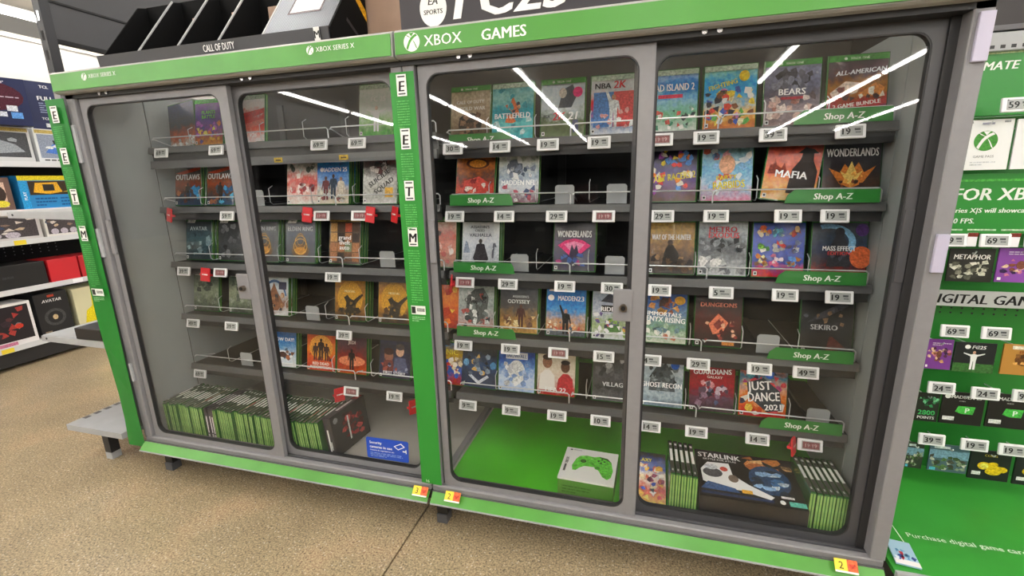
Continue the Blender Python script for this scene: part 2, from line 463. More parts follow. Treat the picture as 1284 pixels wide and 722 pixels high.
ROWS = {}
def cabinet(side, xo, label):
    c = thing('display_cabinet', label, 'cabinet', (xo, 0, 0))
    L = side == 'L'
    # posts
    if L: MB().rbox(0, 0, ZS, .036, .05, ZH + .05, FRAME, .002).build('post', c)
    else: MB().rbox(W - .033, 0, ZS, W, .05, ZH + .05, FRAME, .002).build('post', c)
    MB().rbox(.001 if not L else W - .033, .004, ZS, .034 if not L else W - .001, .07, ZH + .01, FRAME, .002).build('post', c)
    if not L: MB().box(W - .05, .034, ZS, W - .03, .062, ZH, FRAME_K).build('dark_gap_fill', c)  # black strip put in for the dark gap between door and post
    # sill with sliding track
    s = MB(); s.rbox(.002, 0, ZS - .02, W - .002, .022, ZS, FRAME, .003)
    s.rbox(.002, .022, ZS - .02, W - .002, .062, ZS - .007, FRAME_D, .002)
    for y in (.028, .042, .056): s.box(.01, y, ZS - .008, W - .01, y + .003, ZS - .001, FRAME_D)
    s.build('sill', c)
    # green edge strip under the sill, leaning out
    g = MB(); g.prism([(-.002, ZS - .016), (-.006, ZS - .016), (-.034, ZS - .042), (-.03, ZS - .042)], .006, W - .004, mat('green_edge_strip', '#559c40', .3, noise=(7, .12)))
    g.prism([(-.004, ZS - .014), (-.008, ZS - .014), (-.008, ZS - .018), (-.004, ZS - .018)], .006, W - .004, FRAME_D)
    g.prism([(-.028, ZS - .040), (-.035, ZS - .041), (-.035, ZS - .045), (-.028, ZS - .044)], .006, W - .004, SHELFGREY)
    g.build('edge_strip', c)
    MB().box(.0, .0, ZS - .05, W, .03, ZS - .02, FRAME_K).box(0, .03, ZS - .05, W, .6, DK - .02, FRAME_K).build('base_rail', c)
    for lx in ((.045,) if L else (.012, W - .05)):
        f = MB(); f.box(lx - .018, .035, .03, lx + .018, .065, ZS - .045, mat('black_leg', '#161616', .4)); fo = f.build('leg', c)
        MB().prism([(lx - .018, .0), (lx + .018, .0), (lx + .018, .032), (lx - .018, .032)], .03, .068, mat('foot_grey', '#55565a', .4), 'y').build('foot', fo)
    # deck, back, side wall, top
    MB().box(.002, .06, DK - .02, W - .002, .6, DK, DECK).build('deck', c)
    if not L:
        MB().prism([(.07, DK), (.58, DK), (.585, DK + .25), (.581, DK + .25), (.577, DK + .004), (.07, DK + .004)], .03, W - .02, GREEN_MAT).build('green_mat', c)
        MB().prism([(.07, DK), (.55, DK), (.55, DK + .02), (.07, DK + .012)], .0, .02, FRAME).build('deck_rail', c)
    b = MB(); b.box(.0, .6, DK, W, .615, ZH + (.3 if L else .75), BLACK)
    for x in (.0, .3, .61, .92, W - .03): b.box(x, .592, DK, x + .03, .6, ZH + .03, FRAME_K)
    b.build('back_panel', c)
    sx = (.008, .022) if L else (W - .022, W - .008)
    sw = MB(); sw.box(sx[0], .05, DK, sx[1], .232, ZH + .03, SIDE); sw.box(sx[0], .236, DK, sx[1], .6, ZH + .03, SIDE)
    sw.box(sx[0] + .002, .232, DK, sx[1] - .002, .236, ZH + .03, FRAME_K); sw.build('side_wall', c)
    if not L: MB().box(W - .02, .1, ZH + .03, W - .006, .6, ZH + .75, BLACK).build('added_side_screen', c)  # added black screen, hides the bright store seen through the open top
    if L:
        MB().box(-.05, .05, DK, .008, .6, 1.46, FRAME).build('end_panel', c)
    MB().box(0, -.015, ZH + .045, W, .19 if L else .1, ZH + .06, FRAME).build('top_panel', c)
    t = MB(); t.box(0, .0, ZH - .012, W, .07, ZH + .045, FRAME_K)
    for x in (.16, .19, .72, .75): t.cyl((x, -.004, ZH - .004), .006, .006, STEEL, 'y', 8)
    t.build('door_track', c)
    # header sign
    h = MB(); x1 = W - .003
    h.prism([(-.022, ZH), (-.03, ZH + .004), (-.028, ZH + .058), (-.02, ZH + .064), (.01, ZH + .064), (.01, ZH)], .001 if L else .003, x1, mat('header_frame', '#a6a6a4', .35, noise=(20, .06)))
    ho = h.build('header', c)
    MB().prism([(-.0305, ZH + .006), (-.0335, ZH + .006), (-.0315, ZH + .056), (-.0285, ZH + .056)], .006, x1 - .004, GREEN if L else GREEN_SIGN).build('header_panel', ho)
    def hp(): return Print((0, -.0335, ZH + .006), (1, 0, 0), (0, .0016/.05, 1), (0, -1, 0), .0006, w=1, h=.05)
    if L:
        for tx in (.155, .98):
            p = hp(); logo_ball(p, tx, .66, .22, '#f4f6f2', '#4d9638'); p.build('emblem', ho)
            p = hp(); p.text('XBOX SERIES X', tx + .018, .67, .24, '#f4f6f2', .13, bold=False, left=True); p.build('header_lettering', ho)
    else:
        p = hp(); logo_ball(p, .052, .5, .43, '#f4f6f2', '#489333'); p.build('emblem', ho)
        p = hp(); p.text('XBOX', .085, .5, .5, '#f4f6f2', bold=.02, left=True); p.build('header_lettering', ho)
        p = hp(); p.text('GAMES', .232, .48, .5, '#f4f6f2', bold=True, left=True); p.build('header_lettering', ho)
    # shelves with wire fences
    rows = []
    for i, z in enumerate(SHELF_Z[side]):
        s = MB(); s.box(.03 if L else .008, YF + .004, z - .008, W - .012 if L else W - .028, .59, z - .003, SHELF)
        sh = s.build('shelf', c)
        l = MB(); xa, xb = (.03, W - .012) if L else (.008, W - .03)
        l.prism([(YF - .006, z - .022), (YF, z), (YF + .008, z), (YF + .008, z - .024), (YF, z - .024)], xa, xb, LIP)
        l.box(xa, YF + .012, z - .05, xb, YF + .016, z - .008, FRAME_K)
        l.build('shelf_lip', sh)
        if L and i == 0:
            MB().prism([(YF - .002, z - .05), (YF + .01, z - .05), (YF + .01, z - .078), (YF - .006, z - .078)], xa, xb, LIP).build('lower_lip', sh)
        br = MB()
        for x in (xa, xb - .006): br.prism([(YF + .01, z - .006), (YF + .01, z - .03), (.59, z - .07), (.59, z - .006)], x, x + .006, FRAME_K)
        br.build('bracket', sh)
        seg = [(xa + .012 + .39 * k, xa + .012 + .39 * k + .382) for k in range(3)]
        for a, b_ in seg:
            b_ = min(b_, xb)
            yy = YF + .012; zt = z + .034; r = .006
            MB().tube([(a, yy + .09, z + .004), (a, yy + .006, z + .03), (a, yy, zt - r), (a + r, yy, zt), (b_ - r, yy, zt), (b_, yy, zt - r), (b_, yy, z - .001)], .0021, WIRE).build('wire_fence', sh)
        rows.append(sh)
    ROWS[side] = rows
    # sliding doors: the left one runs in front
    for j in range(2):
        xm = .645 if L else .624
        if j == 0: x0, x1, y0, y1, fm = .04, xm, .012, .028, FRAME
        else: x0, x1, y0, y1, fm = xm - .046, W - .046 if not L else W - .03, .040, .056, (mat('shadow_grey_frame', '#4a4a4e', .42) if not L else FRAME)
        fr = MB(); rounded_frame(fr, x0, ZS - .003, x1, ZH - .004, .021 if j == 0 else .05, .034 if j == 0 else .024, .02, .028, .035, y0, y1, fm)
        d = fr.build('door', c)
        sl_ = MB(); w4 = (.021 if j == 0 else .05, .034 if j == 0 else .024, .02, .028)
        rounded_frame(sl_, x0 + w4[0] - .001, ZS - .003 + w4[2] - .001, x1 - w4[1] + .001, ZH - .004 - w4[3] + .001, .004, .004, .004, .004, .033, y0 + .001, y1 - .001, FRAME_K); sl_.build('seal', d)
        MB().box(x0 + .012, (y0 + y1) / 2 - .002, ZS + .015, x1 - .012, (y0 + y1) / 2 + .002, ZH - .015, GLASS).build('glass', d)
        if j == 0:
            k = MB(); k.rbox(x1 - .078, y0 - .004, .742, x1 - .03, y0 + .006, .826, FRAME, .002)
            k.build('lock_plate', d)
            lk = MB(); lk.cyl((x1 - .052, y0 - .016, .78), .0095, .014, BRASS, 'y', 14); lk.cyl((x1 - .052, y0 - .018, .78), .006, .003, BLACK, 'y', 10)
            lk.build('lock', d)
            pl = MB(); pl.rbox(x0 + .004, y0 - .008, .88, x0 + .022, y0, 1.0, FRAME, .002); pl.build('pull', d)
        else:
            e = MB(); e.rbox(x1 - .022, y0 - .003, .86, x1 - .004, y0 + .002, 1.02, fm, .001); e.build('pull', d)
    for px0, px1, pz0, pz1 in ([(.006, .02, 1.19, 1.31), (.006, .02, .87, .97), (.012, .022, .40, .47)] if L else [(W - .026, W - .002, 1.298, 1.384), (W - .026, W - .004, .893, .973)]):
        MB().rbox(px0, -.008, pz0, px1, 0, pz1, LAV if not L else SHELFGREY, .001).build('plate', c)
    return c

CAB_L = cabinet('L', 0, 'left glass display cabinet with two sliding doors under the plain green header')
CAB_R = cabinet('R', W, 'right glass display cabinet with the large GAMES header and green mat')

def push_plate(side, row, x):
    z = SHELF_Z[side][row]; xo = 0 if side == 'L' else W
    b = MB(); pts = [(-.029, 0), (.029, 0), (.029, .05), (.023, .056), (-.023, .056), (-.029, .05)]
    b.prism([(x - xo + a, z + c) for a, c in pts], .245, .248, CLEAR, 'y')
    b.box(x - xo - .012, .248, z, x - xo + .012, .57, z + .01, SHELF)
    b.build('pusher', ROWS[side][row])
for side, row, x in [('L',1,.468),('L',2,.983),('L',3,.644),('L',4,.291),('R',1,1.602),('R',1,1.755),('R',2,1.458),('R',2,1.755),('R',3,2.192),('R',4,2.343)]:
    push_plate(side, row, x)
for side, xs in (('L', (.195, .36, .52, .70, .87, 1.05)), ('R', (1.362, 1.512, 1.675, 1.83, 1.982, 2.125, 2.27))):
    for row in range(5):
        z = SHELF_Z[side][row]; xo = 0 if side == 'L' else W
        for x in xs:
            MB().tube([(x - xo, .57, z + .004), (x - xo, .262, z + .004), (x - xo, .25, z + .012), (x - xo, .25, z + .06), (x - xo, .27, z + .07)], .0014, WIRE).build('divider_wire', ROWS[side][row])
for x in (.42, .60, .86):
    pp = Print((x, YF - .0065, 1.178), w=.035, h=.016); pp.rect(0, 0, 1, 1, '#b89a2a'); pp.rect(.2, .3, .8, .6, '#4a3c10'); pp.build('yellow_label', ROWS['L'][0])

# ---------------------------------------------------------------- game cases
CW, CH, CT = .135, .171, .0145
CASE_MESH = {}
def case_shell():
    if 'shell' in CASE_MESH: return CASE_MESH['shell']
    b = MB()
    b.prism([(-CW/2, .002), (-CW/2 + .002, 0), (CW/2 - .002, 0), (CW/2, .002), (CW/2, CT - .002), (CW/2 - .002, CT), (-CW/2 + .002, CT), (-CW/2, CT - .002)], 0, CH, CASE_G, 'z')
    b.box(CW/2, .006, .004, CW/2 + .0006, .0085, CH - .004, CASE_E)
    o = b.build('shell'); CASE_MESH['shell'] = o
    return o
BAND = {'one': '#2f7d2c', 'sx': '#1f5e22', 'clear': '#a3b8a4', 'none': None, 'dark': '#1c2b20', 'gold': '#a58a4c'}

NCASE = [0]
def game_case(label, loc, cols, draw=None, band='one', lean=-11, roll=0.0, yaw=0.0, scale=6, warp=.3, film=.3, group='game cases on the cabinet shelves', behind=0, short=None):
    NCASE[0] += 1; seed = NCASE[0]
    t = thing('game_case', label, 'game case', loc, (rad(lean), rad(roll), rad(yaw)), group)
    sh = case_shell()
    if sh.parent is None: sh.parent = t
    else: c = sh.copy(); COL.objects.link(c); c.parent = t
    m = art(str(seed), cols, scale, warp, seed, film)
    cv = MB().box(-CW/2 + .003, -.0006, .003, CW/2 - .003, 0, CH - .003, m).build('cover', t)
    p = Print((-CW/2 + .003, -.0006, .003), n=(0, -1, 0), lift=.0002, w=CW - .006, h=CH - .006)
    rng = random.Random(seed * 31)
    if draw: draw(p, rng)
    bc = BAND.get(band, band)
    if bc:
        p.rect(0, .915, 1, 1, bc)
        if band in ('one',):
            p.text('XBOX ONE', .52, .957, .035, '#cfe3cf', bold=False); p.ell(.28, .957, .028, .022, '#cfe3cf', 10)
        elif band == 'sx':
            p.poly([(.06, .88), (.36, .88), (.42, .985), (.12, .985)], '#d9ddd8'); p.up(); p.text('XBOX', .24, .935, .035, '#3a6b3a', bold=False)
        elif band in ('clear', 'dark'): p.text('XBOX', .5, .957, .035, '#d5ddd5', bold=False)
    p.rect(.03, .02, .10, .085, '#e9e9e9'); p.rect(.045, .035, .085, .07, '#222')
    p.build('cover_print', cv)
    # spare cases pushed up behind it
    for k in range(behind):
        d = (k + 1) * (CT + .0015)
        word = ('', 'second ', 'third ', 'fourth ')[k]
        s = thing('game_case', '%sspare green case stacked behind the %s' % (word, short), 'game case', (loc[0] + rng.uniform(-.001, .004), loc[1] + d * 1.02, loc[2] - .0), (rad(lean), rad(roll), rad(yaw)), 'spare cases behind the front ones')
        c = case_shell().copy(); COL.objects.link(c); c.parent = s
        c2 = cv.copy(); COL.objects.link(c2); c2.parent = s
    return t

def d_text(items, pre=None, post=None):
    """drawing routine from a list of (text, cx, cz, h, colour[, maxw, shear, rot])"""
    def f(p, rng):
        if pre: pre(p, rng)
        for it in items: p.text(it[0], it[1], it[2], it[3], it[4], it[5] if len(it) > 5 else .9, it[6] if len(it) > 6 else 0.0, True, it[7] if len(it) > 7 else 0.0)
        if post: post(p, rng)
    return f
def S(*a): return lambda p, r: p.scat(*a, r)
def many(*fs):
    def f(p, r):
        for g in fs: g(p, r)
    return f
def F(*a, **k): return lambda p, r: p.fig(*a, **k)
def EL(*a, **k): return lambda p, r: p.ell(*a, **k)
def RE(*a): return lambda p, r: p.rect(*a)
def RI(*a, **k): return lambda p, r: p.ring(*a, **k)
def PO(P, c):
    def f(p, r): p.poly(P, c); p.up()
    return f

YC = .262
def put(side, row, x, label, cols, draw=None, **k):
    return game_case(label, (x, k.pop('y', YC), SHELF_Z[side][row] + .001), cols, draw, **k)

# left cabinet, top shelf
put('L', 0, .127, 'dark navy and orange case leaning askew at the left end of the top shelf', ['#d8d0c8', '#c05a20', '#302838', '#26345e', '#2a3a68'], S(10, .1, .03, .9, .2, .07, ['#eee', '#d8d8d8', '#bbb']), band='none', roll=-7, y=.28)
put('L', 0, .268, 'purple case with bright green lettering on the left cabinet top shelf', ['#c88a2a', '#7a3a8a', '#5a3a9a', '#8a4aa8'], d_text([('PLANTS', .5, .72, .08, '#6fd040'), ('BATTLE', .5, .62, .08, '#6fd040')], many(S(26, .1, .05, .9, .5, .09, ['#e8b030', '#f0d060', '#b050c0', '#403080', '#d06a30']))), band='#3fae3a')
put('L', 0, .456, 'white case with red streaks on the left cabinet top shelf', ['#f0e8e8', '#e89080', '#d83828', '#f4ecec', '#e8e8ea'], d_text([('V26', .62, .16, .09, '#fff', .5, .2)], many(PO([(.0, .6), (1, .72), (1, .62), (0, .4)], '#d22a20'), PO([(.0, .35), (1, .5), (1, .4), (0, .2)], '#e06a5a'))), band='clear')
game_case('dark blue case lying flat on the left cabinet top shelf', (.575, .235, 1.253), ['#1c2a50', '#26386a', '#182038'], None, band='none', lean=-86)
put('L', 0, .972, 'white and green case of a player with outstretched arms, left cabinet top shelf', ['#5aa048', '#b8d8a8', '#eef4f0', '#e4ece8', '#f0f4f2'], d_text([('FC 25', .55, .72, .1, '#fff')], F(.5, .08, .5, '#f2f4f2', '#d8c0b0', arms=2)), band='clear', behind=1, short='white and green footballer case', film=.6)
# left cabinet, second shelf
outl = d_text([('OUTLAWS', .5, .66, .13, '#f4f4f4', .92)], many(PO([(.02, .75), (.98, .9), (.98, .82), (.3, .72)], '#c84a28'), S(8, .1, .05, .45, .4, .12, ['#3a4a58', '#6a4030', '#a86a48']), S(8, .5, .05, .95, .4, .12, ['#3a8ac0', '#2a5a88', '#5ab0d8']), F(.5, .1, .42, '#2a2420')))
put('L', 1, .115, 'grey and blue western-style case nearest the left side wall, second shelf', ['#38506a', '#4a3c38', '#8a5038', '#686460', '#585858'], outl, band='sx', behind=1, short='left one of the two western-style cases')
put('L', 1, .275, 'twin grey and blue western-style case half behind the left door stile', ['#3a5a7a', '#503c34', '#9a5838', '#706c68', '#606060'], outl, band='sx', behind=1, short='right one of the two western-style cases')
put('L', 1, .646, 'pale case with red figures wrapped in film, second shelf of left cabinet', ['#e8e4e0', '#d8b0a8', '#c86058', '#e4dcd8', '#9aa098'], many(S(16, .1, .2, .9, .6, .12, ['#c84a48', '#b83a40', '#e8d8d4', '#8a2a30']), S(14, .05, .7, .95, .95, .09, ['#707870', '#c8ccc8', '#505850'])), band='none', film=.7)
put('L', 1, .775, 'sky blue sports case with three players, second shelf of left cabinet', ['#e0d8c8', '#b8b0a8', '#7a9ac8', '#5a8ac8', '#6aa0d8'], d_text([('MADDEN 25', .55, .72, .09, '#fff', .8)], many(F(.28, .08, .5, '#6a2c34', '#4a3428'), F(.52, .1, .52, '#28384a', '#3a2820'), F(.76, .08, .48, '#c8c0b0', '#8a6a58'), S(12, .05, .03, .95, .2, .08, ['#e8e4dc', '#8a4a48', '#c8c8c8'])), EL(.16, .72, .06, .045, '#fff')), band='sx', behind=3, short='sky blue sports case with three players')
put('L', 1, .962, 'grey case with dark diagonal lettering and a gold patch, second shelf', ['#d0d0cc', '#a8a8a4', '#c8c8c8', '#5a5450', '#7a4a48'], d_text([('SUICIDE', .48, .52, .11, '#2a2a2a', .9, 0, .6), ('SQUAD', .62, .36, .11, '#2a2a2a', .8, 0, .6)], S(16, .2, .65, .9, .95, .12, ['#5a3030', '#3a3432', '#c8c0bc']), RE(.66, .12, .9, .32, '#d8a840')), band='none', film=.7, behind=1, short='grey case with the gold patch')
# left cabinet, third shelf
put('L', 2, .118, 'dim teal case with misty buildings, third shelf by the left wall', ['#2a3840', '#3a5058', '#5a7078', '#3a4850', '#283438'], d_text([('AVATAR', .5, .75, .1, '#c8d4d8', .8)], S(14, .1, .1, .9, .6, .12, ['#2a3c44', '#78909a', '#46606a', '#8aa4ac'])), band='sx', behind=1, short='dim teal case')
put('L', 2, .283, 'black case with a dark armoured shape half behind the left door stile', ['#2a2c30', '#484a4e', '#303236', '#202226'], S(18, .15, .1, .9, .8, .12, ['#5a5c60', '#3c3e42', '#1e2022', '#74767a']), band='sx', behind=1, short='black case at the left door stile')
ring = d_text([('ELDEN RING', .5, .76, .1, '#c8ccd0', .84)], many(EL(.5, .26, .3, .16, '#5a3c1c'), EL(.5, .26, .2, .09, '#c08430'), RI(.5, .45, .2, .16, .12, '#c89a48'), RI(.5, .36, .24, .18, .1, '#d8ac58'), RI(.5, .52, .13, .14, .14, '#a88040')))
put('L', 2, .44, 'dark case with a golden ring just right of the left door stile', ['#1c1a18', '#20242c', '#28303c', '#1a222c'], ring, band='sx', behind=1, short='golden ring case at the door stile')
put('L', 2, .605, 'dark blue case with a golden ring, third shelf beside the gold case', ['#1c2230', '#222c3e', '#2c3850', '#1c2638'], ring, band='sx', behind=1, short='dark blue golden ring case')
put('L', 2, .795, 'gold banded case with a grid of small pictures, third shelf', ['#4a3a2c', '#8a6a48', '#5a4838', '#3a3028'], d_text([('grand', .5, .58, .1, '#fff', .45), ('theft', .5, .47, .1, '#fff', .45), ('auto', .5, .36, .1, '#fff', .45)], lambda p, r: [p.rect2(.04 + .235 * i, .05 + .215 * j, .255 + .235 * i, .245 + .215 * j, r.choice(['#c89858', '#6a4830', '#3a2c24', '#a87048', '#e0c090', '#7a8a6a', '#503828', '#b85030'])) for i in range(4) for j in range(4)] and p.up()), band='gold', behind=2, short='gold banded case', roll=1)
# left cabinet, fourth shelf
fog = many(S(10, .15, .5, .75, .75, .11, ['#2c3430', '#3a443e', '#4a544c']), S(10, .05, .2, .95, .42, .13, ['#7a8478', '#98a090', '#5a645a']))
put('L', 3, .107, 'murky grey green case with a castle in fog nearest the left wall', ['#3a443e', '#7a8474', '#98a290', '#6a766a', '#4a564c'], fog, band='sx')
put('L', 3, .29, 'murky grey green case with a castle in fog beside the left lock', ['#3a443e', '#848e7c', '#a2aa98', '#6a766a', '#566056'], fog, band='sx', behind=1, short='foggy castle case beside the lock')
put('L', 3, .45, 'white case with a blue arch and brown figures right of the left lock', ['#e4e6e8', '#8a5a40', '#c8ccd0', '#d8e4ee', '#eef0f2'], many(RI(.5, .35, .46, .5, .12, '#3a6aa0', a0=15, a1=165), PO([(.2, .25), (.35, .55), (.48, .78), (.62, .55), (.82, .3), (.6, .1), (.35, .1)], '#8a5a3c'), S(22, .22, .1, .8, .55, .08, ['#6a4430', '#a87850', '#3a3438', '#c8a888']), RE(.66, .62, .94, .8, '#2c3050')), band='sx', behind=2, short='white case with the blue arch', film=.5)
mk = d_text([('MORTAL', .5, .66, .05, '#e8d8a8', .5), ], many(EL(.5, .5, .42, .4, '#c89428'), S(10, .1, .1, .9, .3, .12, ['#4a3018', '#6a4a20', '#2a2018']), PO([(.32, .1), (.38, .4), (.3, .52), (.42, .58), (.5, .5), (.62, .46), (.85, .6), (.7, .36), (.66, .1)], '#2c2416'), PO([(.55, .35), (.9, .62), (.94, .58), (.6, .3)], '#3a2c18'), S(14, .3, .05, .75, .4, .06, ['#5a4426', '#8a6830', '#1c1810'])))
put('L', 3, .792, 'mustard yellow case with a dark fighter, left one of the pair on the fourth shelf', ['#3a2a18', '#8a6424', '#b8862c', '#a87828', '#c09038'], mk, band='one', behind=2, short='left mustard yellow case')
put('L', 3, .977, 'mustard yellow case with a dark fighter beside the middle green strip', ['#3a2a18', '#9a7028', '#c8922c', '#b88028', '#a88a5a'], mk, band='none', behind=0)
# left cabinet, fifth shelf
put('L', 4, .452, 'blue and white snow case at the left door stile, fifth shelf', ['#e8eef2', '#d8e2ec', '#88b0d8', '#3a78b8', '#3068a8'], d_text([('SNOW DAY!', .5, .68, .09, '#fff', .85)], many(EL(.5, .3, .4, .1, '#f4f6f8'), S(14, .1, .15, .9, .45, .08, ['#7a5040', '#d8e4ec', '#4a6a88', '#b86a40']), EL(.5, .3, .16, .07, '#5a3a30')), RE(.0, .02, 1, .1, '#f0f2f4')), band='sx', behind=1, short='blue and white snow case')
put('L', 4, .634, 'orange red western case with dark riders, fifth shelf', ['#c8381c', '#d85a20', '#e88a30', '#d86a28', '#a83818'], d_text([('RED DEAD', .5, .17, .07, '#f4ece4', .7), ('REDEMPTION', .5, .08, .07, '#f4ece4', .9)], many(EL(.5, .55, .42, .3, '#e89838'), F(.5, .25, .52, '#2a1410'), F(.3, .24, .42, '#3c1a12'), F(.7, .24, .42, '#3c1a12'), S(8, .1, .25, .9, .4, .08, ['#4a1c12', '#8a2c18']))), band='one', behind=0)
put('L', 4, .773, 'dusky red case with a lone dark figure and sunset, fifth shelf', ['#c86838', '#a84838', '#7a4448', '#5a4450', '#6a4c50'], d_text([('JEDI', .5, .74, .08, '#e8d8d0', .4)], many(EL(.5, .3, .46, .12, '#d8805a'), F(.5, .1, .48, '#1c1418'))), band='sx', behind=1, short='dusky red case')
put('L', 4, .957, 'dark indigo case with two close-up people beside the middle green strip', ['#2c2c4a', '#3a3a58', '#2a2c44', '#3c4060'], d_text([('FIRST STORY', .5, .12, .07, '#e4e6ee', .85)], many(EL(.3, .5, .15, .14, '#8a5a48'), EL(.66, .62, .13, .12, '#c8a088'), EL(.66, .72, .14, .07, '#4a4448'), EL(.3, .6, .16, .08, '#3a1c1c'), PO([(.1, .15), (.16, .4), (.44, .4), (.5, .15)], '#6a3030'), PO([(.46, .15), (.5, .48), (.84, .48), (.94, .15)], '#50587a'), S(10, .1, .15, .9, .4, .07, ['#8a90b0', '#a04a40', '#2a2c48']))), band='sx', film=.5, roll=1.5)

# right cabinet, top shelf
put('R', 0, 1.30, 'beige case with a dark soldier head, left end of right cabinet top shelf', ['#4a4038', '#8a7a6a', '#b8aa98', '#c4b8a6', '#b0a890'], d_text([('CALL OF DUTY', .5, .72, .06, '#f2f2f0', .7), ('COLD WAR', .55, .6, .07, '#f4f4f2', .8)], many(EL(.5, .3, .3, .22, '#3a302a'), S(26, .2, .05, .8, .48, .09, ['#5a4638', '#2a2420', '#8a6a54', '#6a5040']))), band='one', film=.5)
put('R', 0, 1.437, 'teal case with an orange burst, top shelf of right cabinet', ['#4ab0b8', '#8ad0d0', '#58a8b8', '#a8d4d0', '#7ab8c0'], d_text([('BATTLEFIELD', .5, .42, .1, '#fff', .86)], many(PO([(.32, .3), (.42, .55), (.5, .78), (.6, .6), (.72, .35), (.5, .28)], '#d87040'), S(12, .35, .35, .7, .7, .07, ['#c85a30', '#e8a878', '#3a4a58']), S(14, .05, .1, .95, .9, .1, ['#3a98a8', '#b8e0e0', '#288898']))), band='clear', film=.7)
put('R', 0, 1.59, 'white golf case with a round pink sticker, top shelf of right cabinet', ['#6a7a58', '#5a6a4a', '#d8e0e4', '#ccd8e0', '#d8e2ea'], d_text([('2K', .42, .36, .14, '#d83038', .3, .15), ('21', .74, .36, .14, '#fff', .3, .15), ('PGA', .14, .36, .06, '#3a3c50', .14)], many(PO([(.4, .5), (.5, .82), (.72, .9), (.82, .7), (.7, .5)], '#4a525e'), EL(.5, .76, .09, .09, '#c8c0b8'), PO([(.72, .18), (.74, .28), (.86, .28), (.88, .1), (.76, .05)], '#3a4668')), EL(.84, .76, .11, .09, '#f0287a')), band='one', film=.7)
put('R', 0, 1.737, 'white basketball case in red and blue at the right door stile, top shelf', ['#d0d4dc', '#6a90c8', '#d8585a', '#d8dce0', '#e2e4e8'], d_text([('NBA', .26, .83, .1, '#303038', .4), ('2K', .62, .84, .13, '#d03038', .3, .15)], many(RE(.06, .12, .5, .72, '#4f82c4'), RE(.5, .12, .94, .72, '#cf4a4c'), F(.5, .12, .55, '#d8dce4', '#b07a60', arms=1), S(10, .1, .12, .9, .4, .08, ['#a8c0e0', '#e8a0a0', '#f0f0f2']))), band='clear', film=.7, behind=2, short='red and blue basketball case')
put('R', 0, 1.897, 'sky blue tropical case with small white figures right of the centre door stile', ['#c8d4cc', '#8ac0a0', '#a8d0e4', '#5a98d8', '#b0cce8'], d_text([('DEAD ISLAND 2', .45, .72, .12, '#fff', .95)], many(RE(.2, .54, .7, .6, '#e0385a'), S(24, .05, .05, .95, .4, .07, ['#2a3c40', '#f0f0ec', '#3a8a68', '#c85a50', '#80b0a0'])), None), band='clear', film=.8, behind=1, short='sky blue tropical case')
put('R', 0, 2.042, 'crowded cartoon case with a round yellow sticker, top shelf', ['#c87838', '#e8c890', '#8ac4e8', '#6ab8e8', '#a8d8c0'], d_text([('FIGHTING', .36, .7, .08, '#f4d830', .55, 0, .25)], many(S(46, .06, .08, .94, .62, .09, ['#d84838', '#f0d8a8', '#3a58b0', '#f0c840', '#7a4a30', '#5aa84a', '#e8e8e8', '#282838', '#c87ab0'])), EL(.76, .82, .1, .085, '#f4c820')), band='clear', film=.7, behind=3, short='cartoon case with the yellow sticker')
put('R', 0, 2.19, 'grey violet case with a hulking machine and white title, top shelf', ['#8a7878', '#9a8e94', '#6a6878', '#8488a0', '#7a8098'], d_text([('BEARS', .5, .52, .1, '#fff', .6)], many(S(26, .2, .55, .85, .85, .1, ['#3a3c48', '#5a5c6c', '#2a2c36', '#7c8094']), S(20, .1, .12, .9, .45, .1, ['#c8a8a0', '#e0d0cc', '#5a4c50', '#a06a60']), RE(.3, .4, .7, .44, '#b03848'))), band='one', film=.6, behind=1, short='grey violet machine case')
put('R', 0, 2.335, 'maroon racing case with cars, right end of right cabinet top shelf', ['#2a4a8a', '#a82c30', '#a87838', '#503848', '#3a2c3c'], d_text([('ALL-AMERICAN', .55, .76, .07, '#e8ecf4', .85, .2, .06), ('2 GAME BUNDLE', .5, .27, .06, '#f0ece8', .8, 0, .1)], many(PO([(.04, .45), (.3, .62), (.6, .58), (.5, .44), (.1, .36)], '#d8c0b0'), PO([(.5, .4), (.8, .58), (.96, .5), (.9, .36)], '#c87a30'), PO([(0, .2), (1, .34), (1, .26), (0, .12)], '#b02c30'), S(12, .05, .3, .95, .55, .07, ['#803a30', '#e8d8c8', '#4a3030']))), band='one', film=.35)
# right cabinet, second shelf
put('R', 1, 1.305, 'red case with an orange helmet shape, left end of the second shelf', ['#b84038', '#d06a58', '#6a4a40', '#c87828', '#3a3c34'], many(EL(.55, .76, .3, .1, '#e89030'), RI(.55, .76, .3, .1, .25, '#5a3018'), PO([(.05, .1), (.2, .42), (.6, .52), (.95, .35), (.98, .08)], '#c8483e'), S(14, .1, .08, .9, .45, .08, ['#e8a090', '#8a2c2c', '#f0d0c8', '#d86a50'])), band='none', film=.6, roll=2)
put('R', 1, 1.452, 'silvery football case wrapped in film beside the shelf sign, second shelf', ['#8a6a78', '#d8dce2', '#a8b4c4', '#d4d8d4', '#8a9488'], d_text([('MADDEN NFL', .5, .38, .1, '#fff', .85)], many(EL(.4, .66, .2, .16, '#5a6270'), S(20, .15, .45, .85, .85, .09, ['#e8e8ea', '#7a8498', '#3a4a60', '#c8ccd0']), S(14, .1, .05, .9, .3, .09, ['#b05060', '#e0e0e4', '#4a5a80']))), band='none', film=.9)
put('R', 1, 1.907, 'dark cartoon kart case with yellow title right of the centre stile, second shelf', ['#5a3a28', '#6a4a78', '#4a3a80', '#2a2444', '#241c34'], d_text([('KART RACERS 2', .5, .42, .12, '#f4d23a', .95, .1, .12)], S(34, .1, .08, .9, .88, .09, ['#e87a30', '#f0c840', '#a04ab0', '#d84848', '#5a90d8', '#e8e0d8'])), band='dark', film=.3, behind=1, short='dark cartoon kart case')
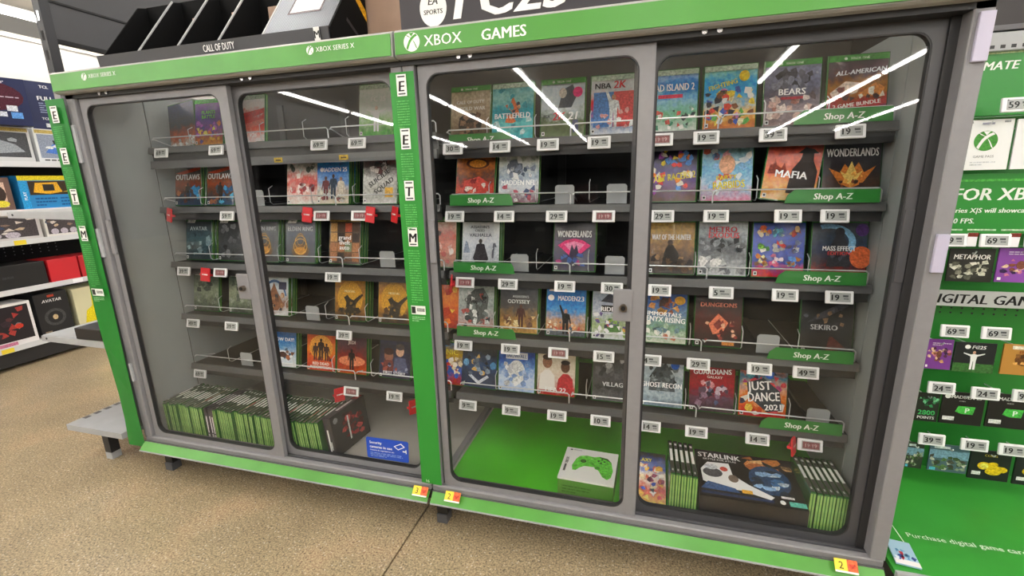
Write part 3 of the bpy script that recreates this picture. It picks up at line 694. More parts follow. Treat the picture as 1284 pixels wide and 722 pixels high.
put('R', 1, 2.05, 'pale blue party case with bubbly yellow title, second shelf', ['#d8a0b8', '#b8d0e4', '#88b8d8', '#a8c8d8', '#6a8a90'], d_text([('RABBIDS', .55, .27, .13, '#f4d028', .62, 0, .08), ('PARTY', .5, .39, .08, '#f4d028', .4, 0, .08)], many(S(24, .08, .1, .92, .85, .1, ['#f0f0f0', '#e8a0b0', '#c86050', '#7ab0e0', '#5a88b8', '#d8e4ec']), EL(.5, .6, .16, .16, '#e0a888'))), band='none', film=.6, behind=1, short='pale blue party case')
put('R', 1, 2.196, 'orange red gangster case tilted to the right, second shelf', ['#e0c49a', '#d8a468', '#d8602c', '#b84420', '#8a3c28'], d_text([('MAFIA', .5, .42, .12, '#fff', .66)], many(PO([(.45, .12), (.5, .5), (.62, .66), (.66, .82), (.84, .82), (.86, .66), (.96, .5), (.96, .1)], '#2a1c18'), PO([(.56, .76), (.94, .78), (.84, .84), (.68, .86)], '#1c1412'), PO([(.05, .4), (.08, .55), (.14, .55), (.16, .65), (.2, .55), (.3, .5), (.34, .6), (.42, .42)], '#8a3018'))), band='#3f8f3a', film=.2, roll=7, y=.244)
put('R', 1, 2.348, 'black case with an orange burst and white curly title, second shelf', ['#1c1a20', '#4a2c20', '#2a2228', '#262430', '#1e1e28'], d_text([('WONDERLANDS', .5, .74, .13, '#f0f0f0', .9)], many(PO([(.1, .5), (.3, .42), (.38, .56), (.5, .44), (.62, .58), (.72, .42), (.92, .52), (.7, .25), (.5, .18), (.3, .25)], '#c8742c'), PO([(.3, .45), (.4, .4), (.5, .6), (.6, .4), (.7, .45), (.56, .25), (.44, .25)], '#f0c068'), S(10, .3, .2, .7, .45, .06, ['#7a3c20', '#e8a048', '#3a2420']))), band='dark', film=.25)
# right cabinet, third shelf
put('R', 2, 1.165, 'peach and red case seen past the middle strip, third shelf', ['#8a7060', '#c89080', '#b86858', '#d8c0b0'], S(20, .1, .1, .9, .85, .12, ['#d8a898', '#a84840', '#5a4038', '#e8d8d0']), band='one', behind=1, short='peach and red case')
put('R', 2, 1.317, 'white case with a grey cloaked warrior behind the shelf sign, third shelf', ['#b8bcc4', '#c8ccd4', '#d8dce4', '#e0e4e8', '#e2e6e8'], d_text([("ASSASSIN'S", .48, .82, .06, '#4a4c58', .5), ('CREED', .48, .75, .05, '#4a4c58', .3), ('VALHALLA', .5, .66, .07, '#54586a', .8)], many(F(.5, .02, .56, '#3c3840', '#4a4440'), PO([(.3, .2), (.42, .48), (.6, .48), (.72, .18), (.6, .05), (.4, .05)], '#3a363c'), PO([(.8, .2), (.84, .5), (.9, .5), (.94, .42), (.88, .42), (.86, .2)], '#6a6c78'), PO([(.04, .3), (.1, .55), (.16, .5), (.22, .3)], '#8a98b0'))), band='dark', film=.25, behind=2, short='white warrior case')
put('R', 2, 1.628, 'navy case with a magenta fan burst and white curly title, third shelf', ['#1c1c38', '#2a2450', '#3a2850', '#1e1c34', '#1a1a2c'], d_text([('WONDERLANDS', .5, .7, .13, '#f2f2f4', .82)], many(PO([(.1, .48), (.3, .58), (.5, .61), (.7, .58), (.9, .48), (.6, .28), (.5, .22), (.4, .28)], '#d83878'), PO([(.25, .5), (.5, .56), (.75, .5), (.5, .3)], '#f08ab0'), PO([(.38, .3), (.44, .5), (.5, .4), (.56, .5), (.62, .3), (.5, .2)], '#2c2440'), S(12, .1, .1, .9, .3, .08, ['#3a5aa0', '#a03070', '#28284a']))), band='dark', film=.4, behind=1, short='navy magenta burst case')
put('R', 2, 1.915, 'tan and brown hunting case right of the centre stile, third shelf', ['#2c241e', '#5a4636', '#8a6e4c', '#b89a60', '#c8b070'], d_text([('WAY OF THE HUNTER', .5, .66, .1, '#f4f2ee', .85)], many(PO([(.3, .12), (.36, .4), (.44, .52), (.54, .52), (.66, .38), (.72, .12)], '#2c2622'), EL(.48, .56, .06, .05, '#4a382c'), S(16, .05, .05, .95, .3, .1, ['#3a2c22', '#5a4430', '#8a6a48', '#241c18']))), band='one', film=.3, behind=1, short='tan hunting case')
put('R', 2, 2.055, 'grey snowy case with a red outlined title, third shelf', ['#c8ccd0', '#8a8e94', '#5c6066', '#a8b0b8', '#d0d4d8'], d_text([('METRO', .5, .8, .1, '#c83844', .6), ('EXODUS', .52, .7, .1, '#d8424c', .62)], many(S(24, .05, .4, .95, .62, .09, ['#3a3e42', '#5a6068', '#8a9098', '#2a2c30']), S(18, .05, .05, .95, .35, .11, ['#e0e2e4', '#b8bcc0', '#70747a', '#9a9ea2']))), band='clear', film=.4, behind=1, short='grey snowy case')
put('R', 2, 2.199, 'royal blue cartoon case with rows of bright faces, third shelf', ['#d85a50', '#2a4aa8', '#2a50b8', '#2c58c0', '#3a5aa0'], lambda p, r: [many(S(9, .1 + .3 * i, .2 + .24 * j, .3 + .3 * i, .36 + .24 * j, .07, [['#c87a38', '#f0d8a0', '#6a4028'], ['#e890b8', '#d85888', '#f4e0e8'], ['#e0b040', '#a86828', '#5a90d8'], ['#8ad048', '#f0f0e8', '#4a8a38'], ['#d84030', '#f0e0c0', '#b8b8b8'], ['#7a8ab8', '#e8e8f0', '#3a3a60'], ['#f0a030', '#d86030', '#f8e8d0'], ['#5ab8d8', '#e8f0f0', '#2a6a90'], ['#c84848', '#e8c090', '#703030']][i + 3 * j]))(p, r) for i in range(3) for j in range(3)], band='one', film=.4, behind=1, short='royal blue cartoon case')
put('R', 2, 2.346, 'dark space case with a blue planet rim and orange glow, third shelf', ['#a84830', '#3a2838', '#283a58', '#3a4858', '#4a4450'], d_text([('MASS EFFECT', .5, .5, .08, '#f0f2f4', .6), ('EDITION', .5, .42, .06, '#c83c40', .45)], many(RI(.3, .6, .5, .3, .25, '#7ab0d8', a0=-40, a1=110), EL(.9, .36, .2, .18, '#d86838'), EL(.9, .8, .12, .1, '#5a3088'), PO([(.28, .2), (.34, .55), (.44, .72), (.56, .74), (.66, .56), (.72, .2)], '#2a2c34'), EL(.5, .76, .09, .08, '#2a2a32'), S(8, .35, .3, .7, .68, .06, ['#4a4c58', '#1c1c24']))), band='one', film=.3, behind=1, short='dark space case')
# right cabinet, fourth shelf
put('R', 3, 1.162, 'flame orange case seen past the middle strip, fourth shelf', ['#a83018', '#d8601c', '#e89030', '#c84818'], S(14, .1, .1, .9, .85, .13, ['#f0b040', '#b83818', '#e87828']), band='one', behind=1, short='flame orange case')
put('R', 3, 1.291, 'pale grey case with dark armoured figures beside the shelf sign, fourth shelf', ['#c8a8a0', '#b8b4b4', '#a8b0b0', '#c4ccca', '#b8c4c0'], d_text([('ORIGINS', .48, .62, .09, '#3a3c40', .6)], many(PO([(.2, .2), (.25, .7), (.45, .85), (.7, .88), (.85, .7), (.8, .3), (.5, .1)], '#5a6060'), S(30, .15, .1, .85, .85, .1, ['#24282a', '#3c4446', '#788484', '#a8504a', '#d8dcda']))), band='sx', film=.3, behind=1, short='pale grey armoured case')
put('R', 3, 1.443, 'brown grey case with a leaping warrior and a golden haze, fourth shelf', ['#c8a878', '#a88a64', '#5a5654', '#4a4c52', '#3c4048'], d_text([("ASSASSIN'S", .55, .74, .05, '#c8ccd0', .5), ('ODYSSEY', .5, .64, .08, '#d8dce0', .7)], many(F(.56, .12, .46, '#4a2420', '#5a3c30'), S(14, .05, .08, .95, .32, .1, ['#d8b880', '#8a6444', '#e8d0a0', '#6a4a38']))), band='one', film=.25, behind=1, short='brown grey leaping warrior case')
put('R', 3, 1.602, 'bright sky blue football case with a man pointing up, fourth shelf', ['#b8785a', '#c8a890', '#78a8d8', '#5a98d8', '#4a90d4'], d_text([('MADDEN', .54, .75, .1, '#fff', .48), ('23', .87, .75, .1, '#fff', .18)], many(RE(.0, .0, 1, .12, '#58606a'), S(26, .02, .08, .98, .26, .06, ['#c85a48', '#e0d0b8', '#5a6a80', '#d8a070']), F(.5, .03, .5, '#1e2024', '#c89078', arms=1)), EL(.12, .75, .08, .06, '#fff')), band='sx', film=.25, behind=2, short='sky blue football case')
put('R', 3, 1.752, 'pale extreme sports case partly behind the right lock plate, fourth shelf', ['#d8dce0', '#a8b890', '#c8ccd8', '#b8c0d0', '#c0ccd8'], d_text([('RIDERS', .46, .58, .09, '#fff', .55)], many(RE(.22, .52, .7, .65, '#2a2c30'), PO([(.2, .72), (.4, .88), (.6, .8), (.8, .86), (.7, .68)], '#4a4c58'), PO([(.3, .12), (.4, .4), (.6, .4), (.72, .15)], '#4a7a3a'), S(26, .08, .05, .92, .5, .08, ['#8ab058', '#d8a848', '#b84a58', '#3a3c48', '#e8e8ea', '#6a5a90']))), band='dark', film=.4, behind=1, short='pale extreme sports case')
put('R', 3, 1.907, 'adventure case with blue sky and snowy white title right of the centre stile', ['#d8dcd0', '#88a890', '#8aa0b0', '#5a7ab0', '#4a70b8'], d_text([('IMMORTALS', .5, .54, .08, '#fff', .78, 0, -.05), ('FENYX RISING', .5, .44, .1, '#fff', .94, 0, -.05)], many(S(22, .1, .58, .85, .86, .1, ['#8a4a30', '#c88a50', '#4a3430', '#3a5a98', '#e0b060']), EL(.84, .8, .12, .08, '#e0a838'), S(16, .1, .05, .9, .36, .1, ['#e8e8e0', '#a8c0a8', '#c87a60', '#6a8a98', '#3a5058']))), band='one', film=.3, behind=1, short='blue sky adventure case')
put('R', 3, 2.06, 'dark red dungeon case with glowing blocks, fourth shelf', ['#1e1414', '#4a2020', '#5a2826', '#3a1e20', '#3c2828'], d_text([('DUNGEONS', .5, .76, .08, '#e88068', .8)], many(PO([(.3, .4), (.5, .6), (.72, .44), (.6, .25), (.4, .22)], '#e07858'), PO([(.4, .4), (.52, .5), (.62, .4), (.5, .3)], '#7a2c28'), S(16, .15, .1, .9, .5, .06, ['#c84a3c', '#f0b090', '#5a1c1c', '#8a3430'])), RE(.6, .03, .86, .09, '#d88838')), band='dark', film=.25, behind=1, short='dark red dungeon case')
put('R', 3, 2.343, 'near black case with a thin white title at the right end of the fourth shelf', ['#16181c', '#24262a', '#32363c', '#202328', '#1c1e22'], d_text([('SEKIRO', .45, .46, .09, '#c8ccd0', .72)], many(PO([(.1, .52), (.4, .72), (.8, .9), (.9, .84), (.5, .64)], '#4a4e56'), PO([(.5, .05), (.56, .3), (.62, .3), (.9, .1)], '#5a2c28'), S(10, .1, .5, .8, .8, .07, ['#3c4048', '#565a62', '#8a7058']))), band='dark', film=.2)
# right cabinet, fifth shelf
put('R', 4, 1.172, 'colourful blue and yellow case seen past the middle strip, fifth shelf', ['#b84a38', '#4a70b8', '#c8a838', '#3a8ac8'], d_text([('SONIC', .5, .72, .12, '#f0d040', .8)], S(24, .1, .1, .9, .6, .1, ['#2a5ac0', '#e8d0b0', '#c83a30', '#f0e8e0'])), band='one', behind=1, short='colourful blue and yellow case')
put('R', 4, 1.291, 'dark blue science fiction case with a silver chevron, left end of fifth shelf', ['#3a4a68', '#2c3a54', '#3c5a80', '#2c3440', '#343a3c'], d_text([], many(PO([(.2, .24), (.5, .06), (.8, .24), (.74, .28), (.5, .14), (.26, .28)], '#c8d0dc'), S(26, .2, .3, .8, .7, .09, ['#1c222c', '#5a6a80', '#d8b060', '#8aa0b8', '#30405a']), EL(.12, .52, .08, .08, '#68a8e0'), EL(.9, .5, .09, .08, '#4a90c8'))), band='none', film=.7, roll=2)
put('R', 4, 1.431, 'icy blue and white case wrapped in film, fifth shelf beside the red shirted players', ['#c8d8f0', '#d8e4f4', '#88a8d8', '#4a68b0', '#6a84b8'], d_text([('SNOWFALL', .5, .75, .08, '#3a5a98', .55)], many(RE(.2, .68, .8, .82, '#e8ecf2'), EL(.5, .4, .24, .26, '#d8dee6'), S(20, .2, .1, .85, .6, .1, ['#f2f4f8', '#a8bcdc', '#c0c4cc', '#7a98cc']))), band='none', film=.9)
put('R', 4, 1.57, 'white soccer case with two men in red and white shirts, fifth shelf', ['#b83038', '#d8c8c0', '#e0d8cc', '#dcd4c4', '#d8d0bc'], d_text([('FIFA 22', .5, .12, .1, '#f4f4f4', .7)], many(EL(.26, .68, .13, .13, '#8a5a40'), EL(.26, .78, .13, .06, '#3a2418'), PO([(.04, .1), (.08, .42), (.2, .52), (.34, .52), (.46, .4), (.48, .1)], '#e8e4e0'), EL(.74, .6, .12, .12, '#5a3828'), EL(.74, .69, .12, .05, '#201410'), PO([(.52, .1), (.56, .34), (.68, .46), (.82, .46), (.94, .36), (.97, .1)], '#b82c34'))), band='one', film=.2, behind=3, short='white soccer case')
put('R', 4, 1.757, 'silvery black case in crinkled film left of the centre door stile, fifth shelf', ['#6a6c70', '#3c3e42', '#4c4e52', '#2c2e32', '#44464a'], d_text([('VILLAGE', .55, .34, .09, '#c8ccd0', .6)], S(16, .1, .08, .9, .85, .12, ['#7a7c80', '#2a2c30', '#a0a2a6', '#525458'])), band='none', film=1.0)
put('R', 4, 1.91, 'pale military case with a round blue sticker right of the centre stile, fifth shelf', ['#8a9aa8', '#b8c4cc', '#a8b4bc', '#c8d4dc', '#9ab0c4'], d_text([('GHOST RECON', .5, .42, .1, '#fff', .94)], many(PO([(.2, .3), (.24, .6), (.42, .84), (.6, .84), (.8, .6), (.82, .3)], '#4a545a'), S(26, .2, .3, .85, .85, .09, ['#2c3438', '#6a767c', '#3e4a50', '#8a969c'])), EL(.8, .82, .1, .085, '#2a6ad8')), band='sx', film=.2)
put('R', 4, 2.058, 'crimson superhero team case with a swooping white title, fifth shelf', ['#3a2c3c', '#6a4a5c', '#a83c48', '#a82a38', '#8a2430'], d_text([('GUARDIANS', .5, .76, .1, '#fff', .84, 0, .06), ('GALAXY', .56, .66, .05, '#f0e0e0', .45)], many(S(26, .12, .15, .88, .55, .09, ['#c8b8c8', '#5a4458', '#8a7088', '#2c2434', '#d89aa0', '#4a5a80']),)), band='one', film=.25)
put('R', 4, 2.201, 'bright dance case with bold white title and a blue sticker, fifth shelf', ['#c84858', '#e08a48', '#e8b8a0', '#5a90a8', '#d87848'], d_text([('JUST', .42, .58, .17, '#fff', .5, 0, .12), ('DANCE', .52, .38, .17, '#fff', .66, 0, .12), ('2021', .72, .2, .11, '#fff', .4, 0, .12)], many(S(34, .04, .04, .96, .88, .11, ['#d84850', '#f0c048', '#48a0b0', '#e8e0d8', '#3a3450', '#e88a5a', '#b84a80']), PO([(.15, .62), (.5, .72), (.85, .5), (.92, .15), (.6, .1), (.2, .35)], '#3a4048')), EL(.62, .8, .1, .085, '#2a6ad8')), band='one', film=.2)

# ---------------------------------------------------------------- cases stood spine-up along the cabinet floor
SPINES = []
def spine_case(label, x, y, z, group, yaw=0.0, kind=0, roll=0.0):
    t = thing('game_case', label, 'game case', (x, y, z), (0, rad(roll), rad(yaw)), group)
    key = 'sp%d' % kind
    if key not in CASE_MESH:
        b = MB(); b.prism([(-.0066, 0), (.0066, 0), (.0070, .002), (.0070, .128), (.0058, .134), (-.0058, .134), (-.0070, .128), (-.0070, .002)], 0, .171, CASE_G if kind != 3 else mat('dark_box', '#24242a', .35), 'y')
        if kind != 3:
            b.box(-.0058, -.0006, .003, .0058, 0, .130, CASE_E); b.box(-.0012, -.0012, .003, .0012, -.0006, .130, CASE_G)
        if kind == 3: b.box(-.002, -.0005, .03, .002, 0, .1, ink('#e4e6e2')); b.box(-.0035, -.0005, .012, .0035, 0, .024, ink('#a8aaa6'))
        sh = b.build('shell')
        lab = MB(); lm = mat('spine_paper_%d' % kind, ('#4c4e48', '#34352f', '#5e5648', '#24242a')[kind], .4)
        lab.box(-.0052, .004, .134, .0052, .167, .1346, lm); lb = lab.build('spine_label')
        p = Print((-.0052, .004, .1346), (1, 0, 0), (0, 1, 0), (0, 0, 1), .0002, w=.0104, h=.163)
        if kind == 0: p.rect(.12, .3, .88, .66, '#eceeea'); p.rect(.2, .86, .8, .93, '#e4e6e2')
        elif kind == 1: p.rect(.15, .36, .85, .74, '#e8eae6'); p.rect(.3, .06, .7, .12, '#b8bab6'); p.rect(.2, .86, .8, .93, '#d8dad6')
        elif kind == 2: p.rect(.2, .2, .8, .7, '#c8beb0'); p.rect(.3, .3, .7, .5, '#a83c34'); p.rect(.2, .86, .8, .93, '#e4e6e2')
        else: p.rect(.3, .2, .7, .7, '#e4e6e2')
        pr = p.build('spine_print', lb); CASE_MESH[key] = (sh, lb)
        sh.parent = t; lb.parent = t
    else:
        sh, lb = CASE_MESH[key]
        c = sh.copy(); COL.objects.link(c); c.parent = t
        clone(lb, t)
    return t
G1 = 'green cases stood spine up along the left cabinet floor'
x = .035; i = 0
while x < .765:
    k = (0, 0, 1, 0, 2, 1)[RNG.randrange(6)]
    if 13 <= i <= 15: k = 3
    slant = 3 if x > .5 else 0
    if k == 3: lab = 'dark case among the green ones along the left cabinet floor'
    elif x < .26: lab = 'green case stood spine up left of the dark cases, left cabinet floor'
    elif x < .60: lab = 'green case spine up between dark cases and door stile, left cabinet floor'
    else: lab = 'green case spine up between door stile and boxed black game'
    spine_case(lab, x, .062 + RNG.uniform(-.004, .012), DK, G1 if k != 3 else 'dark cases in the left cabinet floor row', RNG.uniform(-.2, .2), k, -slant * (x - .45) * 6 * 0 - (4 if x > .6 else 0))
    x += .0156 + (.004 if i in (5, 12, 22, 29) else 0); i += 1
# the boxed black game that props the row up
t = thing('game_box', 'black boxed game with red art propping up the row of green cases', 'game box', (.785, .075, DK), (0, rad(-6), rad(-4)))
MB().rbox(0, 0, 0, .034, .19, .155, mat('black_box_print', '#2a282c', .3), .001).build('carton', t)
p = Print((.034, 0, 0), (0, 1, 0), (0, 0, 1), (1, 0, 0), .0003, w=.19, h=.155)
p.scat(22, .3, .2, .8, .85, .12, ['#a83038', '#6a2028', '#c85050', '#3a2428', '#4a1c20'], random.Random(3)); p.rect(.42, .2, .46, .8, '#e0e0e0'); p.ell(.12, .86, .06, .07, '#8a8c90'); p.build('side_print', t)
p = Print((0, 0, 0), (1, 0, 0), (0, 0, 1), (0, -1, 0), .0003, w=.034, h=.155); p.rect(.3, .15, .5, .7, '#e8e8e8'); p.rect(.4, .2, .7, .4, '#c8c8c8'); p.build('end_print', t)
p = Print((0, 0, .155), (1, 0, 0), (0, 1, 0), (0, 0, 1), .0003, w=.034, h=.19); p.rect(.3, .3, .6, .75, '#d8d8d8'); p.rect(.1, .8, .9, .98, '#a8343c'); p.build('top_print', t)

for k in range(5):
    spine_case('green case stood spine up left of the starship toy box, right cabinet floor', 1.943 + k * .0148, .062 + RNG.uniform(0, .006), DK + .004, 'green cases left of the big boxed toy', 0, 1)
for k in range(7):
    spine_case('green case stood spine up right of the starship toy box, right cabinet floor', 2.293 + k * .0150, .066 + RNG.uniform(0, .006), DK + .004, 'green cases right of the big boxed toy', 0, 1)
# the flat-front case leaning by the stile
game_case('small case with blue and red cartoon animals art standing on the right cabinet floor', (1.866, .078, DK + .012), ['#e0c048', '#c84838', '#e8d8c8', '#3a5aa8', '#242428'], many(S(44, .05, .1, .95, .78, .09, ['#c83830', '#3a50a8', '#f0e8e0', '#e8c8a0', '#282430', '#e0a840', '#d86a50', '#8a3a58']), lambda p, r: p.text('GALAXY', .45, .85, .07, '#e8d040', .6), S(8, .05, .03, .6, .12, .08, ['#f0d060', '#e8a040'])), band='none', lean=-62, film=.2, group='boxed goods on the right cabinet floor')

# starship toy box
t = thing('toy_box', 'large black boxed starship toy with white letters between the green cases', 'toy box', (2.016, .062, DK + .004), (0, 0, rad(-1)))
BX, BY = .27, .19
b = MB(); b.add([(0,0,0),(BX,0,0),(BX,BY,0),(0,BY,0),(0,0,.083),(BX,0,.083),(BX,BY,.108),(0,BY,.108)], [(0,3,2,1),(4,5,6,7),(0,1,5,4),(1,2,6,5),(2,3,7,6),(3,0,4,7)], mat('toy_carton', '#141214', .3)); b.build('carton', t)
p = Print((0, 0, .083), (1, 0, 0), Vector((0, BY, .025)).normalized(), (0, -.13, 1), .0003, w=BX, h=.1916)
p.scat(10, .55, .7, .95, .95, .12, ['#d88a48', '#e8b078', '#b86a38', '#3a2c2c'], random.Random(5))
p.ell(.72, .5, .2, .3, '#26456a'); p.scat(16, .58, .25, .86, .7, .08, ['#8ab0d8', '#3a6aa0', '#c8d8e8', '#1c2c40'], random.Random(6))
p.poly([(.05, .3), (.04, .55), (.12, .72), (.34, .74), (.36, .5), (.5, .34), (.72, .16), (.68, .1), (.42, .2), (.2, .2)], '#e8e8ea'); p.up()
p.ell(.16, .5, .1, .1, '#4a4c54'); p.ell(.15, .62, .07, .06, '#c8ccd4'); p.ell(.36, .42, .05, .08, '#7a6a60'); p.ell(.28, .6, .04, .05, '#c84a40')
p.poly([(.02, .14), (.4, .14), (.36, .22), (.1, .3)], '#3a5888'); p.up(); p.rect(.42, .15, .52, .22, '#e8a838')
p.text('STARLINK', .25, .88, .11, '#f2f2f4', .44); p.text('BATTLE FOR ATLAS', .25, .785, .04, '#d8d8da', .4)
p.rect(.84, .03, .99, .12, '#58b8a8'); p.ell(.78, .08, .025, .04, '#e8e8e8'); p.rect(.78, .16, .9, .2, '#d8d8d8'); p.rect(.02, .04, .7, .09, '#26365a')
p.build('lid_print', t)

# controller box
t = thing('controller_box', 'white and green boxed game controller on the green mat', 'controller box', (1.612, .066, DK + .004), (0, 0, rad(-2)))
BX, BY, BZ = .168, .165, .066
MB().rbox(0, 0, 0, BX, BY, BZ, mat('box_green', '#4d8a2c', .35), .001).build('carton', t)
MB().box(-.0006, -.0006, BZ - .004, BX + .0006, BY + .0006, BZ + .0012, mat('box_white', '#e9eae8', .35)).build('lid', t)
p = Print((0, 0, BZ + .0012), (1, 0, 0), (0, 1, 0), (0, 0, 1), .0004, w=BX, h=BY)
G = '#62c843'
p.poly([(.24, .66), (.3, .76), (.42, .80), (.56, .78), (.66, .82), (.80, .78), (.9, .68), (.95, .42), (.93, .22), (.87, .14), (.78, .2), (.70, .36), (.60, .46), (.42, .45), (.34, .38), (.28, .28), (.22, .28), (.19, .42)], G)
p.up(); p.poly([(.28, .74), (.42, .80), (.42, .76), (.30, .70)], '#7ad860'); p.poly([(.66, .82), (.82, .79), (.9, .68), (.82, .73), (.68, .78)], '#2c5c22'); p.up()
p.ell(.38, .60, .055, .055, '#1c3018'); p.ell(.38, .60, .035, .035, '#3a6a2c'); p.ell(.66, .44, .05, .05, '#3f9a2c'); p.ell(.55, .55, .04, .04, '#4aa835')
for a, b_ in ((.66, .67), (.72, .73), (.77, .67), (.71, .61)): p.ell(a, b_, .022, .024, '#20401a')
p.ell(.53, .7, .024, .024, '#8ae070'); p.ell(.10, .92, .025, .025, '#6a6c6a'); p.rect(.14, .91, .3, .935, '#b8bab8')
p.text('XBOX', .075, .55, .06, '#2a2a2a', .2, 0, True, math.pi / 2); p.rect(.055, .2, .095, .42, '#6a6a6a')
p.build('lid_print', t)
p = Print((0, 0, 0), (1, 0, 0), (0, 0, 1), (0, -1, 0), .0004, w=BX, h=BZ); p.lines(.08, .25, .6, .7, 3, '#3c7022', random.Random(2)); p.build('front_print', t)

# ---------------------------------------------------------------- price tags, flags and shelf signs
TAGP = {}
def price_tag(label, x, z, price, y=None, group='price tags on the cabinet shelves', red=False, tilt=-14, smudge=False):
    y = YF - .0105 if y is None else y
    t = thing('price_tag', label, 'price tag', (x, y, z), (rad(tilt), 0, 0), group)
    if 'b' not in TAGP:
        TAGP['b'] = MB().rbox(-.032, -.003, -.017, .032, .004, .017, WHITE, .0015).build('frame', t)
        TAGP['s'] = MB().box(-.022, -.0034, -.012, .025, -.003, .012, SCREEN).build('screen', t)
    else:
        for k in 'bs': c = TAGP[k].copy(); COL.objects.link(c); c.parent = t
    key = (price, red)
    if key not in TAGP:
        p = Print((-.022, -.0034, -.012), w=.047, h=.024, lift=.0003)
        if red: p.rect(.05, .1, .95, .9, '#8a5458'); p.text('19 19', .5, .5, .42, '#c8b0b0', .8, bold=False)
        else:
            p.text(price, .08, .5, .66, '#101214', .5, bold=True, left=True)
            e = .1 + .24 * len(price)
            p.rect(e + .04, .55, e + .3, .76, '#4a4e50'); p.rect(e + .08, .3, .9, .42, '#6a6e70'); p.rect(.0, .9, .06, 1, '#303234')
        TAGP[key] = p.build('price', t)
    else: c = TAGP[key].copy(); COL.objects.link(c); c.parent = t
    return t
TZ = -.034
T_ = [('L',0,.102,'69','at the far left end of the left cabinet top shelf'),('L',0,.36,'69','half behind the left door stile, top shelf'),('L',0,.791,'69','under the empty middle of the left cabinet top shelf'),('L',0,.935,'69','below the white and green footballer case'),
 ('L',1,.36,'59','beside the left door stile under the second shelf'),('L',1,.768,'','R below the sky blue sports case with three players'),('L',1,.918,'','R below the grey case with diagonal lettering'),
 ('L',2,.10,'39','below the dim teal case'),('L',2,.282,'','R below the black case at the left door stile'),('L',2,.452,'59','below the golden ring case at the door stile'),('L',2,.785,'19','below the gold banded case'),
 ('L',3,.095,'49','below the foggy castle case by the left wall'),('L',3,.29,'39','below the foggy castle case beside the lock'),('L',3,.458,'59','below the white case with the blue arch'),('L',3,.803,'39','below the left mustard yellow case'),
 ('L',4,.079,'69','at the left end of the left cabinet fifth shelf'),('L',4,.45,'29','below the blue and white snow case'),('L',4,.806,'','R below the dusky red case'),('L',4,.987,'19','below the indigo case with two people'),
 ('R',0,1.266,'30','below the beige soldier case'),('R',0,1.416,'14','below the teal case with orange burst'),('R',0,1.56,'19','below the golf case with pink sticker'),('R',0,1.705,'19','below the red and blue basketball case'),('R',0,1.868,'','R below the sky blue tropical case'),('R',0,1.982,'19','below the cartoon case with the yellow sticker'),('R',0,2.139,'39','below the grey violet machine case'),('R',0,2.308,'19','below the maroon racing case'),
 ('R',1,1.26,'19','below the red case with orange helmet shape'),('R',1,1.423,'14','below the silvery football case'),('R',1,1.585,'29','below the left empty pusher of the second shelf'),('R',1,1.722,'','R below the right empty pusher of the second shelf'),('R',1,1.882,'29','below the dark cartoon kart case'),('R',1,2.021,'19','below the pale blue party case'),('R',1,2.194,'19','below the tilted gangster case'),('R',1,2.30,'19','below the black case with orange burst'),
 ('R',2,1.284,'','R below the white warrior case'),('R',2,1.429,'29','below the left empty pusher of the third shelf'),('R',2,1.61,'19','below the navy magenta burst case'),('R',2,1.751,'30','above the right lock plate'),('R',2,1.886,'19','below the tan hunting case'),('R',2,2.05,'5','below the grey snowy case'),('R',2,2.209,'19','below the royal blue cartoon case'),('R',2,2.336,'19','below the dark space case'),
 ('R',3,1.267,'19','below the pale grey armoured case'),('R',3,1.432,'19','below the leaping warrior case'),('R',3,1.59,'','R below the football case of the man pointing up'),('R',3,1.732,'15','below the pale extreme sports case'),('R',3,1.87,'4','below the blue sky adventure case'),('R',3,2.005,'29','below the dark red dungeon case'),('R',3,2.167,'19','below the empty pusher of the fourth shelf'),('R',3,2.283,'49','below the near black case'),
 ('R',4,1.273,'9','below the dark blue chevron case'),('R',4,1.429,'9','below the icy blue and white case'),('R',4,1.585,'19','below the white soccer case'),('R',4,1.727,'10','below the silvery case in crinkled film'),('R',4,1.879,'14','below the military case with blue sticker'),('R',4,2.014,'19','below the crimson team case'),('R',4,2.182,'14','below the bright dance case'),('R',4,2.318,'','R at the right end of the fifth shelf')]
for sd, rw, x, pr, tail in T_:
    red = tail.startswith('R ')
    tail = tail[2:] if red else tail
    zz = SHELF_Z[sd][rw] + TZ + (.012 if (sd, rw) in (('R', 0), ('L', 0)) else 0) - (.005 if rw == 4 else 0)
    price_tag(('white tag with a red-tinted screen ' if red else 'white price tag reading %s ' % pr) + tail, x, zz, pr, red=red)

def red_flag(label, x, z, yaw=0, side_on=False):
    t = thing('red_flag', label, 'shelf flag', (x, YF - .016, z), (rad(-8), rad(6), rad(yaw)), 'red flags on the cabinet shelves')
    b = MB(); b.rbox(-.02, -.003, -.026, .02, .003, .026, RED, .002); b.rbox(-.022, -.003, -.004, .022, .012, .004, RED, .001); b.build('flag', t)
    p = Print((-.02, -.003, -.026), w=.04, h=.052, lift=.0003); p.rect(.2, .46, .8, .56, '#f0c8c8'); p.build('flag_print', t)
    return t
red_flag('red flag clip at the far left end of the second shelf', .09, 1.0, -20)
red_flag('red flag clip left of the tag below the sky blue sports case', .715, 1.0, 0)
red_flag('red flag clip right of the tag below the grey diagonal case', .962, 1.0, -12)
red_flag('red flag clip almost hidden by the middle green strip, second shelf', 1.053, 1.0, -35)
red_flag('red flag clip between two tags under the third shelf, left cabinet', .213, .772, 8)
red_flag('red flag clip turned edge-on under the fifth shelf, left cabinet', .757, .328, 62)
red_flag('red flag clip edge-on beside the middle green strip under the fifth shelf', 1.066, .315, 62)
red_flag('red flag clip hanging at the left end of the right cabinet third shelf', 1.238, .778, -68)
red_flag('red flag clip edge-on above the green cases, right cabinet fifth shelf', 2.275, .338, 62)

